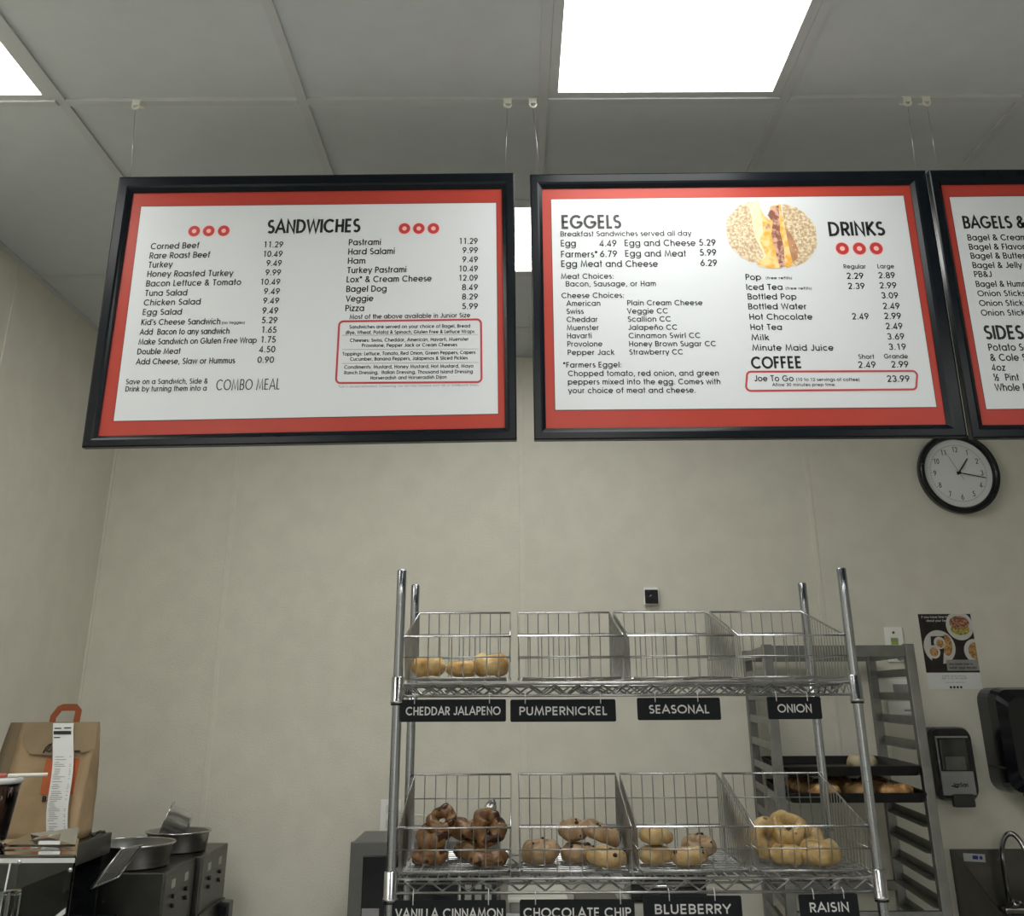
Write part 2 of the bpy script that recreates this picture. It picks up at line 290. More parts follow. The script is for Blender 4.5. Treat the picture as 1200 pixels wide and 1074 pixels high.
# printed lines: board, block, words, u0, v0, u1, v1, cap height (metres on the board)
TEXT = [
 (1, 'heading', 'SANDWICHES', 0.3692, 0.505, 0.5914, 0.5074, 0.0353),
 (1, 'item_names', 'Corned Beef', 0.0955, 0.465, 0.2106, 0.4674, 0.0159),
 (1, 'item_names', 'Rare Roast Beef', 0.0955, 0.4409, 0.2392, 0.4432, 0.0158),
 (1, 'item_names', 'Turkey', 0.0959, 0.4174, 0.1527, 0.4191, 0.0157),
 (1, 'item_names', 'Honey Roasted Turkey', 0.0963, 0.3946, 0.2986, 0.3961, 0.0156),
 (1, 'item_names', 'Bacon Lettuce & Tomato', 0.0968, 0.3706, 0.3198, 0.3733, 0.0154),
 (1, 'item_names', 'Tuna Salad', 0.0974, 0.3467, 0.1966, 0.3476, 0.0153),
 (1, 'item_names', 'Chicken Salad', 0.0979, 0.323, 0.2305, 0.3252, 0.0151),
 (1, 'item_names', 'Egg Salad', 0.0984, 0.3, 0.1898, 0.3005, 0.0146),
 (1, 'item_names', "Kid's Cheese Sandwich", 0.0986, 0.2752, 0.2816, 0.2767, 0.0145),
 (1, 'item_names', 'Add  Bacon to any sandwich', 0.0988, 0.2516, 0.3047, 0.2534, 0.0144),
 (1, 'item_names', 'Make Sandwich on Gluten Free Wrap', 0.0989, 0.2282, 0.3694, 0.231, 0.0142),
 (1, 'item_names', 'Double Meat', 0.0991, 0.2049, 0.1978, 0.2058, 0.0141),
 (1, 'item_names', 'Add Cheese, Slaw or Hummus', 0.0998, 0.1809, 0.3246, 0.1831, 0.0141),
 (1, 'item_names', '(no Veggies)', 0.285, 0.2771, 0.3381, 0.2774, 0.0066),
 (1, 'price_list', '11.29', 0.3633, 0.4687, 0.4103, 0.4684, 0.0154),
 (1, 'price_list', '10.49', 0.3641, 0.4445, 0.4109, 0.4443, 0.0153),
 (1, 'price_list', '9.49', 0.3748, 0.421, 0.4111, 0.4208, 0.0151),
 (1, 'price_list', '9.99', 0.3747, 0.3972, 0.4112, 0.397, 0.015),
 (1, 'price_list', '10.49', 0.3642, 0.3736, 0.4114, 0.3734, 0.0149),
 (1, 'price_list', '9.49', 0.3753, 0.3501, 0.4125, 0.3499, 0.0148),
 (1, 'price_list', '9.49', 0.3756, 0.3269, 0.4127, 0.3267, 0.0147),
 (1, 'price_list', '9.49', 0.3761, 0.3019, 0.4126, 0.3018, 0.0156),
 (1, 'price_list', '5.29', 0.3765, 0.2786, 0.4128, 0.2784, 0.0154),
 (1, 'price_list', '1.65', 0.3773, 0.2554, 0.413, 0.2552, 0.0153),
 (1, 'price_list', '1.75', 0.3777, 0.2319, 0.4132, 0.2318, 0.0152),
 (1, 'price_list', '4.50', 0.3772, 0.2086, 0.4139, 0.2085, 0.0151),
 (1, 'price_list', '0.90', 0.3755, 0.1837, 0.413, 0.1836, 0.015),
 (1, 'combo_note', 'Save on a Sandwich, Side &', 0.0833, 0.135, 0.2681, 0.1359, 0.0124),
 (1, 'combo_note', 'Drink by turning them into a', 0.0844, 0.1181, 0.2673, 0.1195, 0.0124),
 (1, 'combo_note', 'COMBO MEAL', 0.288, 0.1194, 0.4313, 0.121, 0.0266),
 (1, 'second_item_names', 'Pastrami', 0.5663, 0.4731, 0.6434, 0.4737, 0.0159),
 (1, 'second_item_names', 'Hard Salami', 0.5663, 0.4489, 0.6772, 0.4504, 0.0158),
 (1, 'second_item_names', 'Ham', 0.5668, 0.4254, 0.6089, 0.4257, 0.0157),
 (1, 'second_item_names', 'Turkey Pastrami', 0.5668, 0.4016, 0.7066, 0.4033, 0.0155),
 (1, 'second_item_names', 'Lox* & Cream Cheese', 0.5668, 0.3784, 0.7668, 0.3803, 0.0154),
 (1, 'second_item_names', 'Bagel Dog', 0.5673, 0.3544, 0.6622, 0.3554, 0.0154),
 (1, 'second_item_names', 'Veggie', 0.5679, 0.3302, 0.6321, 0.3313, 0.0152),
 (1, 'second_item_names', 'Pizza', 0.5679, 0.3071, 0.6123, 0.3073, 0.0151),
 (1, 'second_price_list', '11.29', 0.8287, 0.4753, 0.8739, 0.4751, 0.0154),
 (1, 'second_price_list', '9.99', 0.8382, 0.4515, 0.8746, 0.4514, 0.0154),
 (1, 'second_price_list', '9.49', 0.8381, 0.428, 0.8748, 0.4278, 0.0152),
 (1, 'second_price_list', '10.49', 0.8294, 0.4047, 0.875, 0.4044, 0.015),
 (1, 'second_price_list', '12.09', 0.8293, 0.3815, 0.8752, 0.3812, 0.0149),
 (1, 'second_price_list', '8.49', 0.8382, 0.3579, 0.8754, 0.3577, 0.0149),
 (1, 'second_price_list', '8.29', 0.8386, 0.3346, 0.8756, 0.3344, 0.0147),
 (1, 'second_price_list', '5.99', 0.8389, 0.311, 0.8759, 0.3108, 0.0146),
 (1, 'second_item_names', 'Most of the above available in Junior Size', 0.5792, 0.2879, 0.8583, 0.2908, 0.0112),
 (1, 'choices_text', 'Sandwiches are served on your choice of Bagel, Bread', 0.5801, 0.2646, 0.8586, 0.2661, 0.0084),
 (1, 'choices_text', '(Rye, Wheat, Potato) & Spinach, Gluten Free & Lettuce Wraps', 0.5725, 0.2512, 0.8684, 0.2526, 0.0084),
 (1, 'choices_text', 'Cheeses: Swiss, Cheddar, American, Havarti, Muenster', 0.5833, 0.2323, 0.8555, 0.2343, 0.0083),
 (1, 'choices_text', 'Provolone, Pepper Jack or Cream Cheeses', 0.6112, 0.2199, 0.8293, 0.2211, 0.0082),
 (1, 'choices_text', 'Toppings: Lettuce, Tomato, Red Onion, Green Peppers, Capers', 0.5677, 0.2, 0.8711, 0.2027, 0.0082),
 (1, 'choices_text', 'Cucumber, Banana Peppers, Jalapenos & Sliced Pickles', 0.5859, 0.1877, 0.8538, 0.1897, 0.0082),
 (1, 'choices_text', 'Condiments: Mustard, Honey Mustard, Hot Mustard, Mayo', 0.5739, 0.1689, 0.8671, 0.1707, 0.0081),
 (1, 'choices_text', 'Ranch Dressing,  Italian Dressing, Thousand Island Dressing', 0.5747, 0.1559, 0.866, 0.1577, 0.008),
 (1, 'choices_text', 'Horseradish and Horseradish Dijon', 0.6347, 0.1436, 0.8068, 0.145, 0.008),
 (1, 'fine_print', '*Lox is served uncooked. Consuming raw fish may increase your risk of foodborne illness.', 0.5636, 0.1252, 0.8805, 0.1278, 0.0049),
 (2, 'heading', 'EGGELS', 0.073, 0.5091, 0.2155, 0.5094, 0.0353),
 (2, 'breakfast_list', 'Breakfast Sandwiches served all day', 0.0694, 0.4885, 0.3826, 0.489, 0.0135),
 (2, 'breakfast_list', 'Egg', 0.0697, 0.4627, 0.1062, 0.4625, 0.0169),
 (2, 'breakfast_list', '4.49', 0.1623, 0.4622, 0.2028, 0.462, 0.0169),
 (2, 'breakfast_list', 'Egg and Cheese', 0.2216, 0.4629, 0.3911, 0.4621, 0.0169),
 (2, 'breakfast_list', '5.29', 0.399, 0.4631, 0.4391, 0.4629, 0.0168),
 (2, 'breakfast_list', 'Farmers*', 0.0695, 0.4346, 0.1567, 0.4342, 0.0167),
 (2, 'breakfast_list', '6.79', 0.1622, 0.4351, 0.203, 0.4349, 0.0168),
 (2, 'breakfast_list', 'Egg and Meat', 0.2217, 0.4358, 0.3665, 0.4351, 0.0168),
 (2, 'breakfast_list', '5.99', 0.3989, 0.4374, 0.4384, 0.4372, 0.0168),
 (2, 'breakfast_list', 'Egg Meat and Cheese', 0.0694, 0.4102, 0.2982, 0.4091, 0.0166),
 (2, 'breakfast_list', '6.29', 0.3987, 0.411, 0.438, 0.4108, 0.0166),
 (2, 'cheese_list', 'Meat Choices:', 0.0683, 0.3796, 0.1925, 0.38, 0.0136),
 (2, 'cheese_list', 'Bacon, Sausage, or Ham', 0.0791, 0.3609, 0.2908, 0.3608, 0.0134),
 (2, 'cheese_list', 'Cheese Choices:', 0.0686, 0.3318, 0.2146, 0.3321, 0.0133),
 (2, 'cheese_list', 'American', 0.0797, 0.3124, 0.1589, 0.3125, 0.0133),
 (2, 'cheese_list', 'Plain Cream Cheese', 0.2208, 0.3132, 0.3962, 0.3128, 0.0132),
 (2, 'cheese_list', 'Swiss', 0.0792, 0.2927, 0.1191, 0.293, 0.0131),
 (2, 'cheese_list', 'Veggie CC', 0.2199, 0.2929, 0.3148, 0.293, 0.0132),
 (2, 'cheese_list', 'Cheddar', 0.0792, 0.2731, 0.1512, 0.2732, 0.013),
 (2, 'cheese_list', 'Scallion CC', 0.2202, 0.2733, 0.3206, 0.2733, 0.0131),
 (2, 'cheese_list', 'Muenster', 0.0791, 0.2531, 0.1532, 0.2532, 0.013),
 (2, 'cheese_list', 'Jalapeño CC', 0.2206, 0.2534, 0.3339, 0.2533, 0.0129),
 (2, 'cheese_list', 'Havarti', 0.0791, 0.2337, 0.1358, 0.2339, 0.0129),
 (2, 'cheese_list', 'Cinnamon Swirl CC', 0.2205, 0.2335, 0.3857, 0.2332, 0.0129),
 (2, 'cheese_list', 'Provolone', 0.079, 0.214, 0.1596, 0.2141, 0.0129),
 (2, 'cheese_list', 'Honey Brown Sugar CC', 0.2205, 0.2138, 0.4197, 0.2134, 0.0128),
 (2, 'cheese_list', 'Pepper Jack', 0.0794, 0.194, 0.1859, 0.194, 0.0127),
 (2, 'cheese_list', 'Strawberry CC', 0.22, 0.1943, 0.343, 0.1942, 0.0127),
 (2, 'farmers_note', '*Farmers Eggel:', 0.0682, 0.1643, 0.2011, 0.1646, 0.013),
 (2, 'farmers_note', 'Chopped tomato, red onion, and green', 0.079, 0.1445, 0.4205, 0.1439, 0.013),
 (2, 'farmers_note', 'peppers mixed into the egg. Comes with', 0.0781, 0.125, 0.4223, 0.1243, 0.0129),
 (2, 'farmers_note', 'your choice of meat and cheese.', 0.0785, 0.1051, 0.3652, 0.1047, 0.0128),
 (2, 'drinks_heading', 'DRINKS', 0.7118, 0.4869, 0.846, 0.4877, 0.0361),
 (2, 'drinks_list', 'Regular', 0.7353, 0.403, 0.7881, 0.4028, 0.0107),
 (2, 'drinks_list', 'Large', 0.8152, 0.4031, 0.8549, 0.403, 0.0107),
 (2, 'drinks_list', 'Pop', 0.5015, 0.3752, 0.5383, 0.375, 0.0149),
 (2, 'drinks_list', '(free refills)', 0.5489, 0.3769, 0.6113, 0.3766, 0.0067),
 (2, 'drinks_list', '2.29', 0.7395, 0.3769, 0.7791, 0.3767, 0.0154),
 (2, 'drinks_list', '2.89', 0.8143, 0.378, 0.8534, 0.3778, 0.0154),
 (2, 'drinks_list', 'Iced Tea', 0.501, 0.3502, 0.5864, 0.3498, 0.0149),
 (2, 'drinks_list', '(free refills)', 0.5924, 0.3507, 0.6546, 0.3504, 0.0067),
 (2, 'drinks_list', '2.39', 0.7393, 0.3515, 0.7787, 0.3513, 0.0153),
 (2, 'drinks_list', '2.99', 0.8134, 0.3526, 0.8532, 0.3524, 0.0153),
 (2, 'drinks_list', 'Bottled Pop', 0.5019, 0.3264, 0.616, 0.3259, 0.0148),
 (2, 'drinks_list', '3.09', 0.8138, 0.3278, 0.8535, 0.3276, 0.0152),
 (2, 'drinks_list', 'Bottled Water', 0.501, 0.3024, 0.6368, 0.3018, 0.0146),
 (2, 'drinks_list', '2.49', 0.8136, 0.3014, 0.8531, 0.3012, 0.0155),
 (2, 'drinks_list', 'Hot Chocolate', 0.5013, 0.2771, 0.6476, 0.2764, 0.0145),
 (2, 'drinks_list', '2.49', 0.7388, 0.2765, 0.7777, 0.2763, 0.0154),
 (2, 'drinks_list', '2.99', 0.8132, 0.2771, 0.8525, 0.2769, 0.0154),
 (2, 'drinks_list', 'Hot Tea', 0.5015, 0.252, 0.5747, 0.2517, 0.0144),
 (2, 'drinks_list', '2.49', 0.8131, 0.2524, 0.8523, 0.2523, 0.0153),
 (2, 'drinks_list', 'Milk', 0.5014, 0.2272, 0.5422, 0.227, 0.0142),
 (2, 'drinks_list', '3.69', 0.813, 0.2276, 0.8525, 0.2274, 0.0151),
 (2, 'drinks_list', 'Minute Maid Juice', 0.5012, 0.2025, 0.6869, 0.2016, 0.0146),
 (2, 'drinks_list', '3.19', 0.8129, 0.2029, 0.8526, 0.2027, 0.015),
 (2, 'coffee_heading', 'COFFEE', 0.4959, 0.1601, 0.6101, 0.1609, 0.0279),
 (2, 'coffee_list', 'Short', 0.7406, 0.1819, 0.7767, 0.1817, 0.0109),
 (2, 'coffee_list', 'Grande', 0.799, 0.1825, 0.8534, 0.1823, 0.0109),
 (2, 'coffee_list', '2.49', 0.7373, 0.1608, 0.7776, 0.1606, 0.0152),
 (2, 'coffee_list', '2.99', 0.8124, 0.1613, 0.8519, 0.1611, 0.0153),
 (2, 'coffee_list', 'Joe To Go', 0.4991, 0.1306, 0.5876, 0.1302, 0.0138),
 (2, 'coffee_list', '(10 to 12 servings of coffee)', 0.5928, 0.1306, 0.7365, 0.13, 0.0076),
 (2, 'coffee_list', 'Allow 30 minutes prep time.', 0.5381, 0.1193, 0.6816, 0.1187, 0.0071),
 (2, 'coffee_list', '23.99', 0.798, 0.1279, 0.8493, 0.1277, 0.0151),
 (3, 'heading', 'BAGELS & SPREADS', 0.0639, 0.5049, ('vis', 'BAGELS', 0.1801), 0.5049, 0.0324),
 (3, 'bagel_list', 'Bagel & Cream Cheese', 0.0674, 0.4735, ('vis', 'Bagel & Cre', 0.1798), 0.4735, 0.0155),
 (3, 'bagel_list', 'Bagel & Flavored Spread', 0.0668, 0.4495, ('vis', 'Bagel & Flavo', 0.1926), 0.4495, 0.0154),
 (3, 'bagel_list', 'Bagel & Butter', 0.0666, 0.4264, ('vis', 'Bagel & Butte', 0.1886), 0.4264, 0.0153),
 (3, 'bagel_list', 'Bagel & Jelly', 0.0668, 0.4025, ('vis', 'Bagel & Jelly', 0.1833), 0.4025, 0.0152),
 (3, 'bagel_list', 'PB&J', 0.0666, 0.3798, ('vis', 'PB&J', 0.108), 0.3798, 0.015),
 (3, 'bagel_list', 'Bagel & Hummus', 0.0661, 0.3553, ('vis', 'Bagel & Hu', 0.1598), 0.3553, 0.0149),
 (3, 'bagel_list', 'Onion Sticks', 0.066, 0.3319, ('vis', 'Onion Stick', 0.1682), 0.3319, 0.0145),
 (3, 'bagel_list', 'Onion Sticks & Butter', 0.0655, 0.3079, ('vis', 'Onion Stick', 0.1676), 0.3079, 0.0147),
 (3, 'bagel_list', 'Onion Sticks & Cheese', 0.0653, 0.2842, ('vis', 'Onion Stick', 0.167), 0.2842, 0.0146),
 (3, 'sides_heading', 'SIDES', 0.0645, 0.2272, ('vis', 'SIDES', 0.1534), 0.2272, 0.033),
 (3, 'sides_list', 'Potato Salad', 0.0667, 0.1997, ('vis', 'Potato', 0.1294), 0.1997, 0.0169),
 (3, 'sides_list', '& Cole Slaw', 0.0666, 0.1757, ('vis', '& Cole', 0.1319), 0.1757, 0.0167),
 (3, 'sides_list', '4oz', 0.066, 0.1525, ('vis', '4oz', 0.0967), 0.1525, 0.016),
 (3, 'sides_list', '½  Pint', 0.0652, 0.1295, ('vis', '½  Pint', 0.1229), 0.1295, 0.0159),
 (3, 'sides_list', 'Whole Pint', 0.065, 0.1057, ('vis', 'Whole', 0.1205), 0.1057, 0.017),
]

# ================================================================ SETTING
def room():
    struct(B().box(XL-.1, XR+.1, YR-.1, YB+.1, -.1, 0).build('floor', floor_m))
    c = struct(B().box(XL-.1, XR+.1, YR-.1, YB+.1, CEIL+.05, CEIL+.12).build('ceiling', tile_m))
    wb = struct(B().box(XL-.1, XR+.1, YB, YB+.1, 0, CEIL+.05).build('wall_back', wall_m))
    wl = struct(B().box(XL-.1, XL, YR, YB, 0, CEIL+.05).build('wall_left', wall_m))
    struct(B().box(XR, XR+.1, YR, YB, 0, CEIL+.05).build('wall_right', wall_m))
    struct(B().box(XL, XR, YR-.1, YR, 0, CEIL+.05).build('wall_rear', wall_m))
    # wall panels (4 ft sheets) with raised joint strips between them
    S0 = 0.0331; xs = [XL] + [S0+1.22*k for k in range(-1, 4)] + [XR]
    for a, b_ in zip(xs, xs[1:]):
        B().box(a+.004, b_-.004, YB-.003, YB+.001, .1, CEIL-.004).build('wall_panel', wall_m, wb)
    for x in xs[1:-1]:
        B().box(x-.011, x+.011, YB-.0065, YB, .1, CEIL-.003, .002).build('joint_strip', seam_m, wb)
    ys = [YB, 3.42, 2.20, .98, -.24, YR]
    for a, b_ in zip(ys, ys[1:]):
        B().box(XL-.001, XL+.003, b_+.004, a-.004, .1, CEIL-.004).build('wall_panel', wall_m, wl)
    for y in ys[1:-1]:
        B().box(XL, XL+.0065, y-.011, y+.011, .1, CEIL-.003, .002).build('joint_strip', seam_m, wl)
    B().box(XL, XL+.012, YB-.012, YB, .1, CEIL-.003, .003).build('corner_strip', seam_m, wl)
    # baseboards
    struct(B().box(XL, XR, YB-.012, YB, 0, .1).build('baseboard_back', black_pl))
    struct(B().box(XL, XL+.012, YR, YB-.012, 0, .1).build('baseboard_left', black_pl))
    # ceiling grid and tiles
    gx = [GX + T*k for k in range(-2, 8)]
    # light panels: (x0, y0, x1, y1)
    L = {(-3, -2), (0, -2), (-3, -6), (0, -6),  (-3, -8.0), (0, -8.0)}  # rows behind the viewpoint are unseen panels added to light the room
    cols = [(XL, gx[0])] + list(zip(gx, gx[1:])) + [(gx[-1], XR)]
    idx = [-3] + list(range(-2, 8))
    rows_b = [YB, GY+3*T, GY+2*T, GY+T, GY]
    lights = []
    tile_mesh = {}
    def tile(x0, x1, y0, y1):
        k = (round(x1-x0, 3), round(y1-y0, 3))
        if k not in tile_mesh:
            w_, d_ = x1-x0, y1-y0
            o = B().box(-w_/2+.008, w_/2-.008, -d_/2+.008, d_/2-.008, 0, .016, 0).build('ceiling_tile', tile_m, c)
            tile_mesh[k] = o
        else:
            o = inst(tile_mesh[k], 'ceiling_tile', c)
        o.location = ((x0+x1)/2, (y0+y1)/2, CEIL+.004)
    cross = []
    lights.append((gx[1], gx[3], GY+T, GY+2*T))     # a 2x4 fixture turned sideways behind the boards
    for ci, (x0, x1) in zip(idx, cols):
        # rows beyond the hanging line: 2x4 tiles, except the column of the far light, split into squares
        if ci in (-1, 0): edges = [GY, GY+T, GY+2*T, GY+3*T, YB]
        else: edges = [GY, GY+2*T, YB] if ci != -3 else [GY, GY+2*T, YB]
        ylo = GY
        while ylo > YR:
            nxt = max(YR, ylo-2*T); edges.insert(0, nxt); ylo = nxt
        for a, b_ in zip(edges, edges[1:]):
            cross.append((x0, x1, b_))
            k = round((a-GY)/T)
            hit = (ci, k) in L or (ci in (-3, 0, 3) and k in (-6,))
            if ci in (-1, 0) and k == 1: continue
            if hit and (b_-a) > .5: lights.append((x0, x1, a, b_))
            else: tile(x0, x1, a, b_)
    for k_, x in enumerate(gx):
        for a, b_ in (((YR, GY+T), (GY+2*T, YB)) if k_ == 2 else ((YR, YB),)):
            B().box(x-.012, x+.012, a, b_, CEIL-.002, CEIL+.03).build('grid_bar', grid_m, c)
    for x0, x1, y in cross:
        if y < YB-.01 and abs(y-GY) > .01: B().box(x0+.0125, x1-.0125, y-.012, y+.012, CEIL-.0015, CEIL+.03).build('grid_bar', grid_m, c)
    # bars on the hanging line sit lower, shaped to add shadow lines
    for x0, x1, y in cross:
        if abs(y-GY) < .01: B().box(x0+.0125, x1-.0125, y-.012, y+.012, CEIL-.006, CEIL+.03).build('grid_bar', grid_m, c)
    for y, n1 in ((YB, 'b'),): B().box(XL, XR, y-.024, y-.001, CEIL-.004, CEIL+.004).build('wall_angle', grid_m, c)
    B().box(XL+.001, XL+.024, YR, YB-.024, CEIL-.004, CEIL+.004).build('wall_angle', grid_m, c)
    names = {}
    for (x0, x1, a, b_) in lights:
        w_, d_ = x1-x0, b_-a; cx, cy = (x0+x1)/2, (a+b_)/2
        big = abs(a-1.10) < .05
        if big and abs(x0-GX) < .05: lab = 'long white ceiling light panel above the second menu board, at the top of the picture'
        elif big and x0 < -1.5: lab = 'white ceiling light panel cut off in the top left corner, beside the left wall'
        elif cy > 2.5: lab = 'ceiling light glimpsed through the gap between the first two menu boards'
        else: lab = 'unseen ceiling light panel added behind the viewpoint, %s row back, %s' % ({-2: 'first', -3: 'second', -4: 'third', -5: 'fourth', -6: 'fifth'}.get(int(math.floor(cy)), 'last'), 'by the left wall' if cx < -.8 else 'towards the right' if cx > 1 else 'straight behind')
        t = thing('ceiling_light', lab, 'ceiling light', (cx, cy, CEIL), group='ceiling light panels')
        f = B(); q = .024; i = .0125
        X0, X1, Y0, Y1 = -w_/2+i, w_/2-i, -d_/2+i, d_/2-i
        if x0 < XL+.01: X0 += .014
        zt, zb = .03, -.001
        for (a0, a1, b0, b1) in ((X0, X1, Y0, Y0+q), (X0, X1, Y1-q, Y1), (X0, X0+q, Y0+q, Y1-q), (X1-q, X1, Y0+q, Y1-q)): f.box(a0, a1, b0, b1, zb, zt)
        f.build('frame', grid_m, t)
        B().box(X0+q, X1-q, Y0+q, Y1-q, .004, .010).build('diffuser', MAT['diffuser'], t)
        B().box(X0, X1, Y0, Y1, .0305, .045).build('housing', white_pl, t)
room()

# ================================================================ MENU BOARDS
def lerp(a, b_, t): return tuple(a[i]+(b_[i]-a[i])*t for i in range(len(a)))
YF = 2.31
BOARDS = {
 1: dict(o=(-.957, 2.088), out=[(-.9473,2.0791),(.0075,2.0918),(.0057,2.7492),(-.9601,2.7424)], inn=[(.0387,.0173),(.9386,.0317),(.9315,.621),(.0337,.6136)],
         white=[(.0684,.0515),(.9229,.0641),(.9175,.5834),(.0582,.5774)],
         lab='black framed menu board headed SANDWICHES, leftmost of the hanging boards'),
 2: dict(o=(.045, 2.093), out=[(.0458,2.0917),(.9985,2.095),(1.0105,2.7508),(.0434,2.7443)], inn=[(.0272,.025),(.9139,.0296),(.9249,.6214),(.0274,.6155)],
         white=[(.0489,.0672),(.8993,.0699),(.905,.5925),(.0492,.587)],
         lab='black framed menu board with a bagel picture, headed EGGELS and DRINKS, in the middle'),
 3: dict(o=(1.018, 2.093), out=[(1.0085,2.0912),(1.9685,2.0945),(1.9825,2.755),(1.0195,2.7511)], inn=[(.0201,.0282),(.9239,.0296),(.9349,.6254),(.027,.6212)],
         white=[(.0367,.0647),(.8993,.0699),(.905,.5965),(.0431,.5882)],
         lab='black framed menu board headed BAGELS, cut off by the right edge of the picture')}
def menu_board(n):
    d = BOARDS[n]; ox, oz = d['o']; cx = ox+.48
    t = thing('menu_board', d['lab'], 'menu board', (cx, YF, oz), group='hanging menu boards')
    P = lambda y: (lambda u, v: (u + ox - cx, y, v))
    outer = [(x-ox, z-oz) for x, z in d['out']]
    inner = d['inn']
    # four mitred rails with a stepped snap-frame section
    for i in range(4):
        j = (i+1) % 4
        o0, o1, n0, n1 = outer[i], outer[j], inner[i], inner[j]
        prof = [(0.0, .016), (0.0, -.001), (.10, -.0035), (.60, -.0035), (.75, -.002), (1.0, .0035), (1.0, .010)]
        mb = B(); vs = []
        for (s, y) in prof:
            a = lerp(o0, n0, s); b_ = lerp(o1, n1, s)
            vs += [P(y)(*a), P(y)(*b_)]
        mb.add(vs, [(2*k, 2*k+1, 2*k+3, 2*k+2) for k in range(len(prof)-1)])
        mb.build('frame_rail', black_frame, t)
    bk = [P(.012)(*q) for q in outer]
    B().slab(bk, (0, .006, 0)).build('backing', black_pl, t)
    po = B().use(poster_red)
    pad = [lerp(inner[i], outer[i], .3) for i in range(4)]
    po.slab([P(.0065)(*q) for q in pad], (0, .003, 0))
    poster = po.build('poster', None, t, label='red bordered printed poster')
    wq = d['white']; cxy = (sum(q[0] for q in wq)/4, sum(q[1] for q in wq)/4)
    def grow(q, e): return (q[0] + (e if q[0] > cxy[0] else -e), q[1] + (e if q[1] > cxy[1] else -e))
    B().add([P(.0062)(*grow(q, .0013)) for q in wq], [(0, 1, 2, 3)]).build('border_line', ink, poster)
    B().add([P(.0059)(*q) for q in wq], [(0, 1, 2, 3)]).build('white_field', poster_white, poster)
    blocks = {}
    for (b_, blk, s, u0, v0, u1, v1, h) in TEXT:
        if b_ != n: continue
        if isinstance(u1, tuple):
            u1 = u0 + (u1[2]-u0) * text_width(s) / text_width(u1[1]); v1 = v0
        wt = 1.28
        if 'heading' in blk or s in ('COMBO MEAL',): wt = 1.45 if s != 'COMBO MEAL' else .75
        if h < .0062: wt = .9
        if blk in ('drinks_list', 'coffee_list', 'breakfast_list'): blk = blk.replace('_list', '_prices' if s[0].isdigit() else '_names')
        mb = blocks.setdefault(blk, B())
        put_text(mb, s, u0, v0, u1, v1, h, P(.0055), wt)
    for k, mb in blocks.items(): mb.build(k, thin_ink if k == 'fine_print' else ink, poster)
    y = .0055
    def rings(cs, r):
        for (u, v) in cs:
            mb = B()
            mb.use(pink_ink).disc(P(.0056)(u, v), r*1.12, 28, r0=r*.92)
            mb.use(red_ink).disc(P(y)(u, v), r, 28, r0=r*.40)
            mb.use(pink_ink).disc(P(.0054)(u, v), r*.40, 16)
            mb.build('bagel_ring', None, poster)
    def rbox(q, r, th, name):
        (x0, z0), (x1, z1) = q[0], q[2]; dx = q[3][0]-q[0][0]; slope = q[2][1]-q[3][1]
        pts = []
        for (cx_, cz_, a0) in ((q[1][0]-r, q[1][1]+r, -90), (q[2][0]-r, q[2][1]-r, 0), (q[3][0]+r, q[3][1]-r, 90), (q[0][0]+r, q[0][1]+r, 180)):
            for k in range(7):
                a = radians(a0+15*k); pts.append((cx_, cz_, cos(a), sin(a)))
        vs = []
        for (a, b_, c_, s_) in pts: vs += [P(y)(a+c_*(r+th/2), b_+s_*(r+th/2)), P(y)(a+c_*(r-th/2), b_+s_*(r-th/2))]
        m_ = len(pts)
        B().add(vs, [(2*k, 2*((k+1) % m_), 2*((k+1) % m_)+1, 2*k+1) for k in range(m_)]).build(name, red_ink, poster)
    if n == 1:
        rings([(.194,.5119),(.2289,.5122),(.2647,.5125),(.698,.5164),(.7324,.5162),(.7674,.5161)], .0137)
        rbox([(.5573,.1359),(.8856,.1366),(.8836,.2855),(.5561,.2824)], .010, .0046, 'choices_box')
        mb = B()
        for (a, b_) in (((.5648,.2481),(.8773,.2489)),((.5669,.2141),(.8776,.2141)),((.5689,.181),(.8779,.1823))):
            mb.add([P(y)(a[0],a[1]), P(y)(b_[0],b_[1]), P(y)(b_[0],b_[1]+.0008), P(y)(a[0],a[1]+.0008)], [(0,1,2,3)])
        mb.build('ruled_lines', thin_ink, poster)
    if n == 2:
        rings([(.7387,.454),(.7792,.4538),(.8193,.4541)], .0152)
        rbox([(.479,.1086),(.8621,.1103),(.8675,.153),(.4831,.153)], .010, .0046, 'coffee_box')
        bagel_picture(P, poster)
